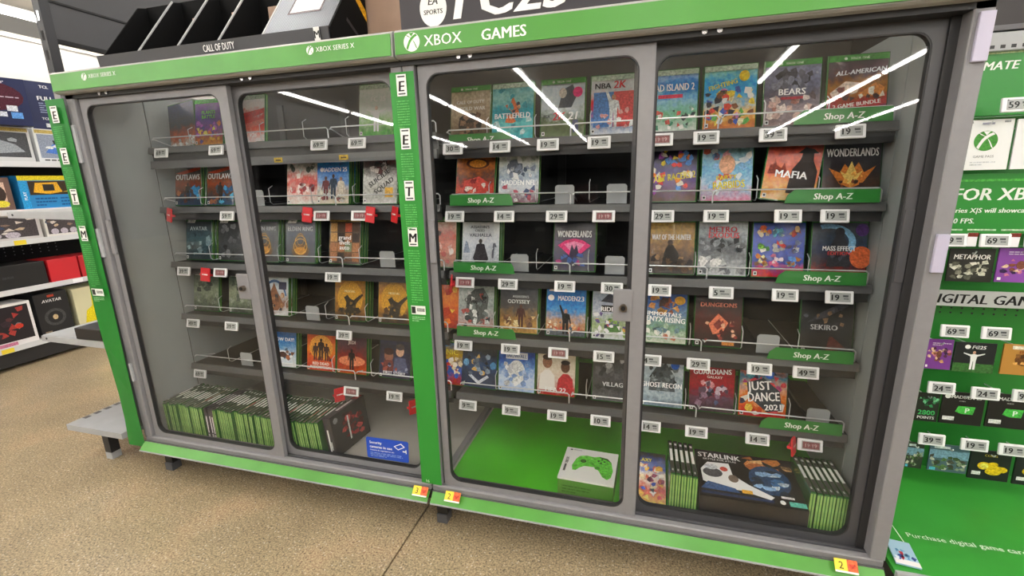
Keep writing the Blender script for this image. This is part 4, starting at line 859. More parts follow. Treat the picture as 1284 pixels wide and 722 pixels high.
def shelf_sign(label, row, x0, x1, right):
    z = SHELF_Z['R'][row]; w = x1 - x0; h = .034
    t = thing('shelf_sign', label, 'shelf sign', (x0, YF + (.0085 if row == 0 and not right else -.009), z - (.013 if row == 0 and not right else .001)), (rad(-6), 0, 0), 'green A-Z signs on the right cabinet shelves')
    sl = .022
    P = [(0, 0), (w, 0), (w, h), (sl, h), (.006, h * .6)] if right else [(0, 0), (w, 0), (w - .004, h * .6), (w - .012, h), (0, h)]
    MB().prism(P, -.001, .001, mat('sign_green', '#2a7d30', .35), 'y').build('panel', t)
    p = Print((0, -.001, 0), w=w, h=h, lift=.0004); p.text('Shop A-Z', .52 if right else .5, .5, .46, '#eef4ee', .5, .12); p.build('lettering', t)
for row, word in enumerate(('top', 'second', 'third', 'fourth', 'fifth')):
    if row < 4: shelf_sign('green Shop A-Z sign at the left end of the right cabinet %s shelf' % word, row, 1.246, 1.452, False)
    shelf_sign('green Shop A-Z sign at the right end of the right cabinet %s shelf' % word, row, 2.182, 2.392, True)

# ---------------------------------------------------------------- rating strips
def rating_icon(p, cx, cz, letter, w_, h_):
    p.rect(cx - w_ / 2, cz - h_ / 2, cx + w_ / 2, cz + h_ / 2, '#f4f4f2'); p.rect(cx - w_ * .36, cz + h_ * .36, cx + w_ * .36, cz + h_ * .43, '#55585a')
    p.text(letter, cx, cz - .03 * h_, h_ * .5, '#121212', w_ * .82, .1, .05); p.rect(cx - w_ * .36, cz - h_ * .43, cx + w_ * .36, cz - h_ * .36, '#55585a')
def rating_strip(label, x0, x1, y, zs, m, icons, w_, wave=0):
    t = thing('rating_strip', label, 'sign strip', (x0, y, 0), (0, 0, 0), 'green rating strips on the posts')
    w = x1 - x0; z0, z1 = zs
    b = MB(); n = 12; V = []; Fc = []
    for i in range(n + 1):
        zz = z0 + (z1 - z0) * i / n; d = wave * math.sin(i * .9) * (1 - i / n)
        V += [(0, d, zz), (w, -d * .2, zz), (w, .0012 - d * .2, zz), (0, .0012 + d, zz)]
    for i in range(n):
        for a in range(4): Fc.append((4*i + a, 4*i + (a + 1) % 4, 4*i + 4 + (a + 1) % 4, 4*i + 4 + a))
    Fc += [(0, 1, 2, 3), (4*n, 4*n+1, 4*n+2, 4*n+3)]
    b.add(V, Fc, m); s = b.build('card', t)
    def sp_(): return Print((0, -.0025 - abs(wave) * .6, 0), w=w, h=1, lift=.0003)
    p = sp_(); rng = random.Random(4)
    for i, (l, zc_) in enumerate(icons):
        q = sp_(); rating_icon(q, .5, zc_, l, w_ / w, .052); q.build('rating_icon', s)
        p.lines(.24, zc_ - .105 if i < 3 else zc_ - .19, .76, zc_ - .035, 11 if i < 3 else 22, '#62bb62' if not wave else '#4fae58', rng)
    zc_ = .745
    p.rect(.18, zc_ - .013, .84, zc_ + .013, '#eef2ee'); p.rect(.2, zc_ - .01, .38, zc_ + .01, '#2a2c2a'); p.rect(.45, zc_ - .004, .8, zc_ + .006, '#9a9e9a')
    p.lines(.2, zc_ - .035, .8, zc_ - .018, 3, '#9ad69a', rng)
    p.text('16', .35, z0 + .012, .01, '#cfe8cf') if not wave else None
    p.build('small_print', s)['kind'] = 'stuff'
IC = [('E', 1.344), ('E', 1.213), ('T', 1.08), ('M', .955)]
rating_strip('green rating strip down the middle post between the two cabinets', 1.188, 1.256, -.004, (.172, 1.376), GREEN_STRIP, IC, .028)
rating_strip('curling green rating strip sticking out from the far left post', -.078, .008, -.012, (.125, 1.392), GREEN_LEFT, IC, .031, .008)

# security sticker on the glass
t = thing('security_sticker', 'blue security camera sticker on the left cabinet glass', 'sticker', (.963, .0445, .196), (0, rad(-.5), 0))
MB().prism([(.004, 0), (.152, 0), (.156, .004), (.16, .074), (.156, .078), (.006, .078), (.002, .074), (0, .004)], -.0008, 0, mat('sticker_blue', '#1f4fc4', .35), 'y').build('sheet', t)
p = Print((0, -.0008, 0), w=.16, h=.078, lift=.0004)
p.text('Security', .09, .78, .13, '#fff', left=True); p.text('cameras in use', .09, .58, .13, '#fff', left=True); p.text('Camaras de seguridad en uso', .09, .42, .07, '#e8ecf8', .7, left=True); p.lines(.09, .1, .85, .32, 3, '#8aa4e0', random.Random(1))
p.poly([(.66, .72), (.84, .9), (.92, .74), (.76, .56)], '#fff'); p.up(); p.poly([(.69, .72), (.83, .85), (.89, .74), (.76, .61)], '#1f4fc4'); p.up(); p.rect(.86, .5, .95, .56, '#fff'); p.rect(.93, .44, .95, .62, '#fff')
p.build('sticker_print', t)
# yellow shelf numbers on the green edge strips
for x, n, lab in ((1.165, '3', 'yellow and orange label reading 3 on the left cabinet edge strip'), (1.275, '2', 'yellow and orange label by the seam on the right cabinet edge strip'), (2.325, '2', 'yellow and orange label reading 2 at the right end of the edge strip')):
    t = thing('edge_label', lab, 'label', (x, -.0235, ZS - .0415 + .003), (rad(46), 0, 0) if False else (rad(-43), 0, 0), 'yellow edge labels')
    MB().box(0, -.0175, .004, .05, -.0165, .034, mat('label_yellow', '#f2d93a', .4)).build('slip', t)
    p = Print((0, -.0175, .004), w=.05, h=.03, lift=.0003); p.rect(.55, .1, 1, 1, '#e86a3c'); p.rect(0, 0, 1, .14, '#f4f0ec'); p.text(n, .28, .55, .55, '#3a3418', bold=False); p.rect(.62, .4, .9, .7, '#d84a30'); p.build('slip_print', t)

# ---------------------------------------------------------------- on top of the cabinets
ZT = ZH + .065
t = thing('divided_tray', 'black slanted cardboard tray with dividers on the left cabinet', 'tray', (.19, .0, ZT))
TK = mat('black_card', '#070708', .7, spec=.15); TKE = mat('card_edge', '#a8a8aa', .4); TKG = mat('charcoal_card', '#3a3a3e', .4, bump=(30, .2))
prof = [(.004, 0), (.004, .03), (.15, .215), (.185, .225), (.185, 0)]
MB().box(0, .004, 0, .83, .185, .004, TK).build('base', t)
fl = MB().prism([(0, 0), (-.004, .036), (0, .037), (.004, 0)], -.006, .83, TKG).build('front_lip', t)
p = Print((0, -.0032, 0), (1, 0, 0), (0, -.11, 1), lift=.0012, w=1, h=.037); p.text('CALL OF DUTY', .47, .5, .5, '#f0f0f0', .11); p.build('lettering', fl)
p = Print((0, -.0032, 0), (1, 0, 0), (0, -.11, 1), lift=.0012, w=1, h=.037); p.rect(.788, .02, .806, .95, '#e8e8e6'); p.text('M', .797, .5, .5, '#151515', .016); p.build('rating_mark', fl)
MB().box(0, .181, 0, .83, .185, .225, TK).build('back', t)
for x in (0, .15, .305, .455, .61): 
    MB().prism(prof, x, x + .004, TK).build('divider', t)
    if x: MB().prism([(.004, .03), (.002, .033), (.149, .219), (.151, .215)], x - .0005, x + .0045, TKE).build('divider_edge', t)
sp = MB().prism([(.004, 0), (.004, .036), (.15, .222), (.185, .232), (.185, 0)], .826, .832, TK).build('side', t)
p = Print((.832, 0, 0), (0, 1, 0), (0, 0, 1), (1, 0, 0), .0004, w=.2, h=.24); p.poly([(.62, .62), (.62, .72), (.92, .52), (.92, .40)], '#e8a21c'); p.poly([(.4, .3), (.42, .34), (.85, .12), (.85, .08)], '#2c2c30'); p.build('side_print', sp)
for x, w in ((.06, .03), (.2, .04), (.36, .07), (.5, .06)):
    MB().rbox(x, .17, .07, x + w, .1805, .17, CARD, .001).build('cardboard_tab', t)
# the silver lidded game box in the last slot
t = thing('silver_box', 'silver ribbed box lying on the tray slope beside the black side', 'box', (.805, .006, ZT + .034), (rad(51.5), 0, 0))
SV = mat('ribbed_silver', '#8a8d94', .35, metal=.4)
b = MB(); b.box(0, 0, -.012, .208, .232, 0, SV)
for k in range(34): b.box(.002 + k * .0061, .002, 0, .005 + k * .0061, .23, .0012, SV)
b.build('lid', t)
p = Print((.05, .075, .0015), (1, 0, 0), (0, 1, 0), (0, 0, 1), .0005, w=.11, h=.15); p.rect(0, 0, 1, 1, '#5a4c50'); p.rect(.06, .05, .94, .95, '#e4e0e2'); p.scat(10, .5, .3, .9, .9, .16, ['#c88a90', '#b05a60', '#f0e8ea', '#8a4048'], random.Random(9)); p.build('picture', t)
# cardboard panel and the black display header with white letters
tag(MB().rbox(.99, .2, ZT, 1.24, .206, ZT + .36, CARD, .001).build('cardboard_panel'), 'brown cardboard panel standing between the tray and the black sign box', 'cardboard')
t = thing('sign_box', 'black sign box with big white letters on the right cabinet', 'sign box', (1.218, .02, ZT))
SB = mat('sign_black', '#2e2a30', .5)
MB().rbox(0, 0, 0, .92, .055, .3, SB, .002).build('carton', t)
p = Print((0, 0, 0), lift=.0006)
p.ell(.092, .052, .036, .042, '#efefec', 30); p.text('EA', .092, .068, .017, '#2a2a2a', .05, .2); p.text('SPORTS', .092, .044, .011, '#2a2a2a', .05)
p.text('FC25', .148, .07, .098, '#f1f0ee', .29, .22, left=True); p.build('lettering', t)

# ---------------------------------------------------------------- gondola end to the left of the cabinets
t = thing('end_shelving', 'grey end shelving with black upright and dark top panels left of the cabinets', 'shelving', (-.1, .05, 0))
UPR = mat('black_upright', '#26262a', .35, metal=.3)
u = MB(); u.box(-.03, 0, 1.49, 0, .03, 2.6, UPR); u.box(-.03, 0, .16, 0, .03, 1.49, FRAME)
u.build('upright', t)
sl = MB()
for k in range(14): sl.box(-.0206, -.0006, 1.53 + k * .06, -.0094, .0, 1.56 + k * .06, STEEL if k == 2 else BLACK)
sl.build('slot_row', t)
MB().box(-.03, .9, 0, 0, .93, 2.6, UPR).build('upright', t)
DP = mat('dark_end_panel', '#3a3a3e', .5, noise=(4, .1))
MB().box(-.022, .03, 1.60, -.008, .9, 1.715, DP).build('panel', t); MB().box(-.024, .03, 1.722, -.006, .9, 2.1, DP).build('panel', t); MB().box(-.022, .03, 2.11, -.008, .9, 2.6, DP).build('panel', t)
MB().box(-.026, .03, 1.59, -.004, .9, 1.602, BLACK).box(-.026, .03, 1.715, -.004, .9, 1.722, BLACK).build('panel_rail', t)
MB().box(-.022, .03, .02, -.008, .9, 1.45, BLACK).build('back_panel', t)
for z, dep in ((1.028, .36), (.535, .36)):
    s = MB(); s.box(-.03 - dep, -.02, z - .022, -.03, .9, z, SHELFGREY); so = s.build('shelf', t)
    MB().prism([(-.03, z - .002), (-.03, z - .03), (-.03 - dep, z - .024), (-.03 - dep, z - .002)], -.026, -.02, SHELFGREY, 'y').cyl((-.03 - dep + .03, -.028, z - .012), .004, .003, FRAME_K, 'y', 8).build('bracket', so)
s = MB(); s.box(-.33, -.055, .135, -.02, .9, .16, SHELFGREY); so = s.build('base_deck', t)
pf = MB()
for k in range(22): pf.box(-.325, .0 + k * .04, .16, -.305, .022 + k * .04, .1612, FRAME_D)
pf.build('perforation', so)['kind'] = 'stuff'
lg = MB().box(-.20, -.02, .03, -.165, .015, .135, FRAME_K).build('leg', t); MB().box(-.2, -.021, 0, -.165, .016, .03, SHELFGREY).build('foot', lg)

def carton(name, label, cat, loc, size, colr, rotz=0, draw=None, top=None, group=None, face='x', extra=None):
    """a retail box standing on loc (front lower corner); face x: front looks to +x, width runs along y"""
    t = thing(name, label, cat, loc, (0, 0, rad(rotz)), group)
    w, d, h = size
    MB().rbox(-d, 0, 0, 0, w, h, mat('carton_' + colr.lstrip('#'), colr, .4), .002).build('carton', t) if face == 'x' else MB().rbox(0, 0, 0, w, d, h, mat('carton_' + colr.lstrip('#'), colr, .4), .002).build('carton', t)
    p = Print((0, 0, 0), (0, 1, 0), (0, 0, 1), (1, 0, 0), .0006, w=w, h=h) if face == 'x' else Print((0, 0, 0), (1, 0, 0), (0, 0, 1), (0, -1, 0), .0006, w=w, h=h)
    if draw:
        draw(p, random.Random(len(label))); p.build('front_print', t)
    if extra: extra(t)
    return t
carton('toy_box', 'yellow and black boxed toy on the end shelf beside the curling strip', 'toy box', (-.14, .02, .536), (.12, .14, .045), '#16161a', 0, lambda p, r: (p.rect(.1, .3, .9, .5, '#d8d8d8'), p.rect(.1, .6, .7, .8, '#d8b838')), face='x')
yb = thing('toy_set', 'yellow plastic toy in a clear pack on the end shelf', 'toy', (-.32, .15, .536))
YEL = mat('yellow_plastic', '#f0d018', .35)
b = MB(); b.prism([(.0, .045), (.02, .02), (.05, .0), (.1, .0), (.1, .05), (.07, .08), (.075, .16), (.05, .19), (.03, .18), (.045, .09)], 0, .03, YEL, 'y'); b.build('toy_body', yb)
MB().rbox(-.005, .032, .0, .13, .05, .20, mat('toy_backing', '#c8c09a', .4), .001).build('backing_card', yb)

# ---------------------------------------------------------------- toy aisle on the left
t = thing('toy_shelving', 'white aisle shelving full of toys in the left background', 'shelving', (-2.0, 0, 0))
MB().box(-.5, -.6, 0, -.47, 2.6, 1.75, BLACK).build('back_panel', t)
pg = MB()
for k in range(16):
    for j in range(5): pg.cyl((-.469, .5 + k * .05, .66 + j * .025), .004, .001, FRAME, 'x', 6)
pg.build('peg_hole_row', t)['kind'] = 'stuff'
TZS = (.147, .50, .80, .985, 1.28)
for z in TZS:
    d = .06 if z > .3 else .05
    s = MB().box(-.47, -.6, z - .012, .05, 2.6, z, SHELFWHITE).box(.05, -.6, z - .03, .056, 2.6, z + .004, SHELFWHITE).build('shelf', t)
for y, z, c_ in ((.75, .80, 1), (.55, .147, 1), (1.1, .80, 1), (1.0, .5, 0)):
    MB().box(.0565, y, z - .028, .0575, y + .06, z + .0, mat('label_yellow', '#f2d93a', .4) if c_ else WHITE).build('shelf_label', t)
MB().box(-.47, -.6, .02, .02, 2.6, .13, FRAME_K).build('kick_board', t)
def tv1(p, r):
    p.ell(.6, .6, .35, .3, '#4a1c2c'); p.text('43"', .75, .9, .05, '#e8e8f0'); p.rect(.55, .35, .68, .48, '#e8e8ea'); p.rect(.75, .3, .86, .42, '#d0d4e0'); p.rect(.78, .15, .9, .28, '#5a90d0'); p.rect(.62, .18, .74, .28, '#c8ccd8'); p.lines(.4, .52, .9, .62, 2, '#b8a8b8', r)
def tv2(p, r):
    p.rect(0, 0, .12, 1, '#e4e6ea')
    for k in range(6): p.rect(.02, .06 + k * .16, .1, .16 + k * .16, '#20284a')
    p.text('TCL', .3, .9, .06, '#f0f2f6', left=True); p.ell(.62, .9, .04, .035, '#e8eaf0'); p.text('FULL HD', .25, .66, .09, '#f4f6fa', .6, left=True); p.lines(.25, .35, .9, .58, 5, '#8a94b8', r); p.text('TCL - Roku TV', .25, .24, .05, '#e8eaf0', .6, left=True)
    for k in range(3): p.rect(.28 + k * .2, .06, .4 + k * .2, .14, '#d8dce6')
carton('tv_box', 'navy television box with a red glow at the far left edge', 'box', (-2.02, .58, 1.4965), (.42, .1, .275), '#16204a', -18, tv1)
carton('tv_box', 'navy television box reading FULL HD beside the curling green strip', 'box', (-2.08, 1.02, 1.4965), (.42, .1, .305), '#18224e', -14, tv2)
def veh(cc, bg):
    def f(p, r):
        p.rect(.04, .14, .96, .84, bg); p.poly([(.12, .3), (.25, .55), (.5, .7), (.8, .5), (.9, .3), (.5, .22)], cc); p.up(); p.scat(12, .15, .2, .85, .65, .09, [cc, '#888c92', '#2c2e34', '#d8dade'], r); p.rect(.02, .87, .98, .97, '#b8a25a'); p.lines(.08, .04, .9, .12, 1, '#2a2a2a', r)
    return f
carton('toy_box', 'white boxed silver toy vehicle under the far left television box', 'toy box', (-2.0, .58, 1.281), (.42, .2, .215), '#c8cacc', 0, veh('#9aa0a8', '#4a4c50'))
carton('toy_box', 'white boxed blue toy vehicle beside the curling green strip', 'toy box', (-2.0, 1.02, 1.281), (.36, .2, .215), '#d8dadc', 0, veh('#4a78c8', '#8a94a8'))
def blue(p, r):
    p.rect(0, .86, 1, 1, '#e8d020'); p.rect(0, 0, .12, .86, '#2a9ad8'); p.rect(.14, .42, .98, .84, '#3a2c1c'); p.poly([(.2, .5), (.25, .78), (.6, .8), (.66, .5), (.45, .44)], '#e0a828'); p.up(); p.rect(.36, .54, .54, .74, '#2a2824'); p.poly([(.66, .5), (.95, .6), (.95, .5)], '#e8c030'); p.up(); p.lines(.2, .06, .55, .36, 3, '#1a5a98', r); p.lines(.6, .06, .95, .36, 3, '#1a5a98', r); p.text('PLAY', .06, .4, .08, '#e8f4fc', .5, 0, True, math.pi / 2)
carton('toy_box', 'bright blue and yellow boxed toy on the left aisle shelf', 'toy box', (-1.97, .86, .986), (.34, .15, .21), '#1f86c8', 0, blue)
carton('toy_box', 'brown boxed toy at the far left edge beside the blue and yellow box', 'toy box', (-1.97, .52, .986), (.3, .15, .2), '#6a5048', 0, lambda p, r: (p.rect(.1, .1, .9, .85, '#d8b8a8'), p.ell(.7, .5, .2, .3, '#3a2c28'), p.ell(.8, .2, .12, .1, '#e0d040')))
for k, (y, w, col, dd) in enumerate(((.5, .42, '#c8c4c4', 'grey boxed vehicle set at the far left, middle aisle shelf'), (.94, .24, '#e0ddd8', 'white boxed beige toy, middle aisle shelf near the strip'))):
    carton('toy_box', dd, 'toy box', (-1.97, y, .801), (w, .12, .16), col, 0, lambda p, r: (p.rect(.05, .1, .95, .9, '#4a4448'), p.scat(14, .1, .15, .9, .8, .1, ['#8a7468', '#c8b498', '#3a4a68', '#d8d0c8'], r), [p.ell(.2 + .22 * q, .2, .09, .12, '#b8b0bc') for q in range(3)]))
carton('black_bag', 'black case on the lower aisle shelf beside the red box', 'box', (-1.96, .60, .501), (.28, .2, .15), '#141416', 0, lambda p, r: p.lines(.2, .4, .6, .6, 1, '#3a3a3e', r))
carton('headset', 'black charger gadget with a white label at the far left edge', 'gadget', (-1.95, .48, .501), (.1, .12, .15), '#1c1c20', 0, lambda p, r: (p.rect(.2, .1, .8, .5, '#c8c8c8'), p.rect(.3, .18, .7, .4, '#4a4a50')))
carton('red_box', 'large red box on the lower aisle shelf', 'box', (-1.96, .895, .501), (.17, .2, .15), '#c8202c')
carton('red_box', 'red box half hidden behind the curling green strip', 'box', (-1.96, 1.075, .501), (.17, .2, .15), '#b81c28')
carton('toy_box', 'white framed collectible box at the far left, bottom shelf', 'toy box', (-1.955, .48, .148), (.27, .16, .27), '#e8e6e8', 0, lambda p, r: (p.rect(.06, .12, .94, .94, '#2a2428'), p.scat(16, .2, .2, .8, .85, .12, ['#5a3438', '#8a7a80', '#3a2c34', '#a83c38'], r), p.rect(.05, .02, .6, .1, '#c87a98'), p.ell(.7, .45, .08, .06, '#c84030')))
carton('toy_box', 'black boxed wheel toy with white lettering, bottom aisle shelf', 'toy box', (-1.965, .775, .148), (.185, .18, .29), '#17181c', 0, lambda p, r: (p.text('AVATAR', .5, .82, .07, '#e8e8ea', .6, .2), p.rect(.4, .9, .6, .95, '#c84a30'), p.ring(.5, .42, .32, .2, .3, '#4a4a4c'), p.ell(.5, .42, .08, .06, '#c8b088'), p.rect(.1, .04, .3, .12, '#8a7a6a')))
carton('toy_box', 'yellow and white boxed toy half hidden behind the curling strip', 'toy box', (-1.965, .99, .148), (.2, .18, .28), '#d8d4b0', 0, lambda p, r: (p.poly([(.2, .1), (.3, .4), (.5, .5), (.55, .9), (.8, .85), (.75, .3), (.9, .1)], '#f0d020'), p.up()))

rr = random.Random(21)
for zi, z in enumerate(TZS):
    for y0, y1 in ((-.5, .42), (1.5, 2.5)):
        y = y0; lim = (.25, .2, .13, .2, .4)[zi]
        while y < y1 - .2:
            w = rr.uniform(.16, .3); h = rr.uniform(.6, .95) * lim
            c1, c2 = rr.choice((('#b83a34', '#e8c040'), ('#2a6ab0', '#e8e8ea'), ('#3a3c42', '#b8bac0'), ('#d8d4cc', '#8a5040'), ('#2f7d45', '#e0d890'), ('#7a4a90', '#e8b0c8')))
            carton('toy_box', 'toy box further along the left aisle shelves', 'toy box', (-1.97, y, z + .001), (w, .16, h), c1, 0, lambda p, r: (p.rect(.08, .1, .92, .6, c2), p.scat(8, .15, .15, .85, .55, .1, [c1, '#3a3434', '#c8a070'], r), p.rect(.12, .72, .8, .86, '#f0f0f0')), group='toy boxes further along the aisle')
            y += w + rr.uniform(.01, .06)

# ---------------------------------------------------------------- gift card wall to the right of the cabinets
PX = 2.452
t = thing('card_wall', 'green pegboard wall and deck for gift cards right of the cabinets', 'shelving', (PX, 0, 0))
PEG = mat('green_pegboard', '#287f2e', .4)
b = MB().box(0, .47, .15, 1.7, .485, 1.40, PEG).build('pegboard', t)
ph = MB()
for k in range(30):
    for z in (.34, .365, .515, .54, .685, .70, .79, .81, .94): ph.cyl((.12 + k * .026, .4695, z), .003, -.0006, FRAME_K, 'y', 6)
ph.build('peg_hole_row', b)['kind'] = 'stuff'
r_ = MB().rbox(0, .40, 1.388, 1.7, .485, 1.432, SHELFGREY, .002).build('top_rail', t)
for k in range(26): MB().box(.16 + k * .022, .3995, 1.394, .170 + k * .022, .4005, 1.402, FRAME_K).build('slot', r_)
MB().box(0, .45, 1.44, 1.7, .47, 2.3, mat('maroon_black', '#1c1214', .4)).box(0, .40, 1.436, 1.7, .46, 1.448, FRAME_D).build('upper_panel', t)
# deck
MB().prism([(-.02, .15), (.47, .15), (.47, .168), (-.02, .162)], 0, 1.7, mat('deck_green', '#3a9a38', .35, noise=(5, .1))).build('deck', t)
MB().prism([(-.032, .10), (-.02, .10), (-.02, .165), (-.03, .165)], 0, 1.7, SHELFGREY).build('deck_edge', t)
MB().box(0, .05, 0, 1.7, .06, .15, FRAME_K).build('kick_board', t)
p = Print((0, 0, .1627), (1, 0, 0), (0, 1, .012), (0, 0, 1), .0006)
p.text('Purchase digital game cards here', .085, .118, .017, '#e6f6e2', .52, .0, False, left=True)
for a in ((.03, .07, .066, .073), (.03, .145, .066, .148), (.03, .07, .0325, .148), (.0635, .07, .066, .148)): p.rect(*a, '#e6f6e2')
p.build('deck_lettering', t)
def sign(name, z0, z1, y, m, draw, x0=.0, x1=1.7):
    o = MB().rbox(x0, y, z0, x1, y + .004, z1, m, .001).build(name, t)
    p = Print((0, y, 0), lift=.0006); draw(p); p.build('lettering', o)
SG = mat('sign_mid_green', '#2f8f36', .35)
sign('header_sign', 1.235, 1.388, .415, SG, lambda p: (p.text('ULTIMATE', .148, 1.357, .021, '#f4faf4', None, .18, left=True), p.text('and cloud', .16, 1.305, .007, '#cfeccf', None, 0, False, left=True), p.rect(.0, 1.384, 1.7, 1.388, '#c8e8a8')))
sign('banner_sign', .93, 1.088, .385, SG, lambda p: (p.text('FOR XBOX', .182, 1.036, .033, '#f6fbf6', None, .1, left=True), p.text('Series X|S will showcase', .176, .993, .013, '#f2faf2', None, .1, left=True), p.text('120 FPS.', .176, .965, .014, '#f2faf2', None, .1, left=True), p.lines(.17, .936, .6, .946, 1, '#b8e0b8', random.Random(3)), p.rect(0, 1.068, 1.7, 1.074, '#56b84e')))
sign('grey_banner', .722, .768, .40, mat('banner_grey', '#c2c5c6', .4), lambda p: p.text('DIGITAL GAMES', .172, .745, .028, '#18191a', None, .15, left=True))
for z, y in ((1.226, .33), (.90, .33)):
    MB().tube([(.05, y + .03, z), (1.6, y + .03, z)], .004, mat('dark_green_bar', '#1c6a28', .4), 6).build('tag_bar', t)
def wtag(label, x, z, price): price_tag(label, x, z, price, y=.322, group='price tags on the gift card wall', tilt=-8)
for x, z, pr, tail in ((2.692, 1.25, '59', 'on the green header sign above the white cards'), (2.616, .92, '69', 'above the black and white card by the right post'), (2.708, .92, '69', 'under the green banner above the violet card'), (2.80, .92, '69', 'under the green banner at the right edge of the picture'),
                       (2.664, .671, '69', 'above the violet card below the grey banner'), (2.755, .671, '69', 'above the footballer card'), (2.661, .502, '24', 'above the black points card'), (2.762, .496, '24', 'above the left black card with green tokens'), (2.853, .498, '9', 'above the right black card with green tokens'),
                       (2.664, .34, '39', 'above the dark landscape card by the right post'), (2.765, .337, '19', 'above the yellow coins card'), (2.852, .334, '19', 'at the lower right edge of the picture')):
    wtag('white price tag reading %s %s' % (pr, tail), x, z, pr)
for k in range(2):
    bp_ = thing('clear_label_holder', 'small white and clear label clip %s the middle tag under the banner' % ('left of', 'right of')[k], 'label clip', (2.662 + k * .088, .326, .903), (0, 0, 0))
    MB().rbox(-.011, 0, 0, .011, .003, .036, WHITE, .001).build('clip', bp_); MB().box(-.011, -.0006, .026, .011, 0, .036, ink('#7a3028')).build('stripe', bp_)
def gift_card(label, x0, x1, z0, z1, col, draw, y=.355):
    o = thing('gift_card', label, 'gift card', (x0, y, z0), (rad(-3), 0, 0), 'gift cards on the peg wall')
    w, h = x1 - x0, z1 - z0
    MB().rbox(0, 0, 0, w, .0016, h, mat('card_' + col.lstrip('#'), col, .35), .0005).build('card', o)
    MB().box(0.001, .003, .0, w + .001, .006, h - .001, mat('card_' + col.lstrip('#'), col, .35)).build('card_stack', o)
    p = Print((0, 0, 0), lift=.0005, w=w, h=h); draw(p, random.Random(int(x0 * 1000))); p.build('card_print', o)
    MB().tube([(w / 2, .115, h - .012), (w / 2, -.01, h - .012), (w / 2, -.014, h - .006)], .0018, WIRE).build('peg', o)
def gp(letters):
    def f(p, r):
        a = p.h / p.w
        logo_ball(p, .5, .58, .2, '#3f8f2f', '#f2f4f2'); p.text('GAME PASS', .5, .27, .05, '#6a6e70', .8, 0, False); p.lines(.25, .08, .75, .18, 2, '#c8ccd0', r); p.rect(.08, .93, .2, .97, '#8a8e92'); p.rect(.8, .93, .92, .97, '#8a8e92'); p.rect(.38, .9, .62, .94, '#9a9cb0')
    return f
gift_card('white gift card with a green ball emblem beside the right post', 2.612, 2.718, 1.098, 1.222, '#eef0f0', gp(''))
gift_card('white gift card with a dark ball emblem at the right picture edge', 2.724, 2.83, 1.098, 1.22, '#eceef0', lambda p, r: (p.ell(.45, .58, .16, .15, '#202224'), p.text('GAME PASS', .5, .27, .05, '#6a6e70', .8, 0, False), p.lines(.25, .08, .75, .18, 2, '#c8ccd0', r)))
MB().box(2.596 - PX, .33, 1.228, 2.612 - PX, .333, 1.262, WHITE).build('white_tab', t)
vio = lambda p, r: (p.scat(26, .08, .2, .92, .7, .1, ['#5a3048', '#d8a070', '#c87890', '#3a2450', '#e8c0a0', '#8a5038'], r), p.ell(.5, .5, .1, .12, '#7a4838'), p.lines(.2, .78, .9, .9, 2, '#e0d0e8', r), p.rect(.04, .06, .12, .14, '#eee'))
gift_card('black and white card with jagged white title beside the right post', 2.638, 2.738, .803, .893, '#26261f', lambda p, r: (p.scat(30, .08, .1, .92, .6, .12, ['#c8c8b8', '#e8e6dc', '#5a5c50', '#3a3a34', '#8a8a7a'], r), p.text('METAPHOR', .5, .76, .15, '#f4f4ee', .8, .1)))
gift_card('violet card with brown figures at the right picture edge', 2.745, 2.845, .805, .898, '#8a4aa8', vio)
gift_card('violet card with brown figures half behind the right post', 2.628, 2.69, .545, .634, '#7a3c94', vio)
gift_card('dark stadium card of a white footballer with outstretched arms', 2.694, 2.788, .543, .63, '#1c2224', lambda p, r: (p.rect(0, 0, 1, .3, '#3a6a34'), p.text('FC25', .58, .85, .12, '#f2f2f0', .5, .2), p.ell(.3, .85, .07, .07, '#f2f2f0'), p.fig(.48, .1, .62, '#e8eaea', '#c89a80', arms=2)))
gift_card('gold card with a brown emblem at the right picture edge', 2.803, 2.895, .545, .632, '#b8853c', lambda p, r: (p.ell(.55, .5, .25, .2, '#6a4420'), p.scat(12, .3, .3, .8, .7, .08, ['#4a3018', '#8a6030', '#d8a860'], r), p.rect(.2, .84, .6, .95, '#e0d8c8'), p.text('STAR', .5, .75, .08, '#8a2c20', .5)))
gift_card('black points card with green lettering half behind the right post', 2.628, 2.685, .38, .468, '#18201a', lambda p, r: (p.scat(16, .1, .5, .95, .85, .1, ['#3a8a58', '#7ac898', '#2a5a3c'], r), p.text('2800', .5, .32, .17, '#48b868', .9), p.text('POINTS', .5, .14, .1, '#e8e8e8', .8)))
tok = lambda p, r: (p.text('MADDEN 25', .56, .86, .1, '#f0f0f0', .7), p.ell(.12, .86, .07, .07, '#f0f0f0'), p.lines(.4, .7, .7, .77, 1, '#9a9c9a', r), p.poly([(.34, .4), (.4, .58), (.8, .58), (.76, .34), (.5, .34)], '#48b848'), p.up(), p.text('P', .62, .46, .16, '#e8f8e8'), p.rect(.06, .12, .34, .24, '#e0e0e0'))
gift_card('black card with green tokens, left of the two', 2.69, 2.79, .38, .478, '#141416', tok)
gift_card('black card with green tokens, right of the two', 2.798, 2.90, .382, .484, '#161618', tok)
lan = lambda p, r: (p.rect(0, .5, 1, .8, '#7aa0b8'), p.scat(26, .05, .1, .95, .6, .12, ['#3a5030', '#5a7a48', '#8a9a80', '#4a4a40', '#c8c8b8'], r), p.rect(.05, .04, .2, .14, '#5ac8e8'), p.rect(.1, .86, .5, .95, '#d0d8dc'))
gift_card('dark green landscape card half behind the right post', 2.628, 2.672, .222, .305, '#2a3428', lan)
gift_card('blue sky landscape card with trees, bottom row', 2.686, 2.782, .222, .308, '#4a6470', lan)
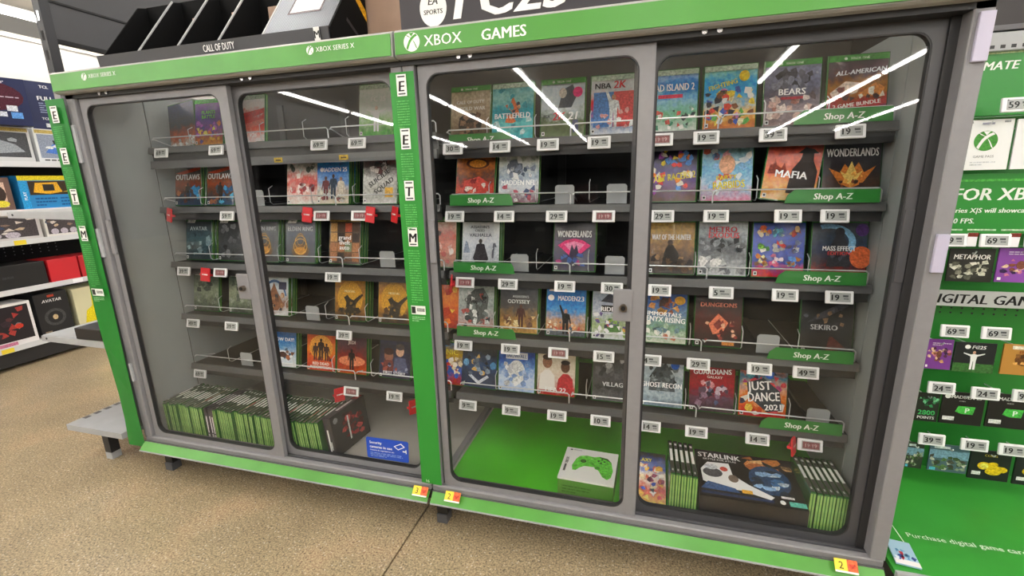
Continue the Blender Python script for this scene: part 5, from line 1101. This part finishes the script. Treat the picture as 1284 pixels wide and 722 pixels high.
coins = lambda p, r: (p.text('COINS', .5, .84, .08, '#c8b048', .4), [p.ell(*q, '#e8c020') for q in ((.36, .48, .16, .13), (.6, .3, .2, .11), (.62, .42, .19, .1), (.8, .4, .14, .1), (.58, .56, .12, .07))], p.ell(.36, .48, .11, .09, '#f4dc60'), p.rect(.08, .16, .3, .28, '#e0e0e0'))
gift_card('black card with yellow coins, bottom row', 2.786, 2.882, .212, .304, '#15151a', coins)
gift_card('black coin card at the lower right picture edge', 2.892, 2.98, .21, .30, '#17171c', coins)
# leaflet on the deck
t2 = thing('leaflet', 'pale blue and red printed card lying on the green deck', 'leaflet', (2.462, .0, .166), (0, 0, rad(-8)))
MB().box(0, 0, 0, .05, .085, .004, mat('leaflet_paper', '#a8c8e0', .4)).build('sheet', t2)
p = Print((0, 0, .004), (1, 0, 0), (0, 1, 0), (0, 0, 1), .0004, w=.05, h=.085); p.rect(0, 0, 1, .2, '#f0e8ec'); p.scat(12, .1, .2, .9, .6, .14, ['#c83848', '#3a4a90', '#e8f0f8', '#6aa0d0'], random.Random(8)); p.build('sheet_print', t2)

# ---------------------------------------------------------------- the aisle behind the photographer (mirrored in the door glass)
t = thing('aisle_shelving', 'dark low aisle shelving facing the cabinets', 'shelving', (-3.4, -3.2, 0))
MB().box(0, -.06, 0, 9.2, 0, 1.36, BLACK).build('back_panel', t)
for z in (.15, .5, .85, 1.2):
    MB().box(0, 0, z - .02, 9.2, .32, z, SHELF).build('shelf', t)
for k in range(10): MB().box(k * 1.019, -.02, 0, k * 1.019 + .03, .02, 1.38, FRAME_K).build('upright', t)
rr = random.Random(12); kk = 0
for z in (.15, .5, .85):
    x = .1
    while x < 8.8:
        w = rr.uniform(.12, .38); h = rr.uniform(.14, .27)
        o = thing('accessory_box', 'dark accessory box in the aisle facing the cabinets', 'box', (-3.4 + x, -3.1, z), (0, 0, 0), 'accessory boxes facing the cabinets')
        MB().rbox(0, 0, 0, w, .18, h, mat('acc_%d' % (kk % 7), ('#1c1c20', '#2a2c30', '#16301c', '#3a3c40', '#20242e', '#4a1c1c', '#2a2a3c')[kk % 7], .4), .002).build('carton', o)
        MB().box(w * .15, .18, h * .55, w * .7, .1806, h * .7, mat('acc_print', '#9a9c9e', .5)).build('front_print', o)
        x += w + rr.uniform(.1, .4); kk += 1
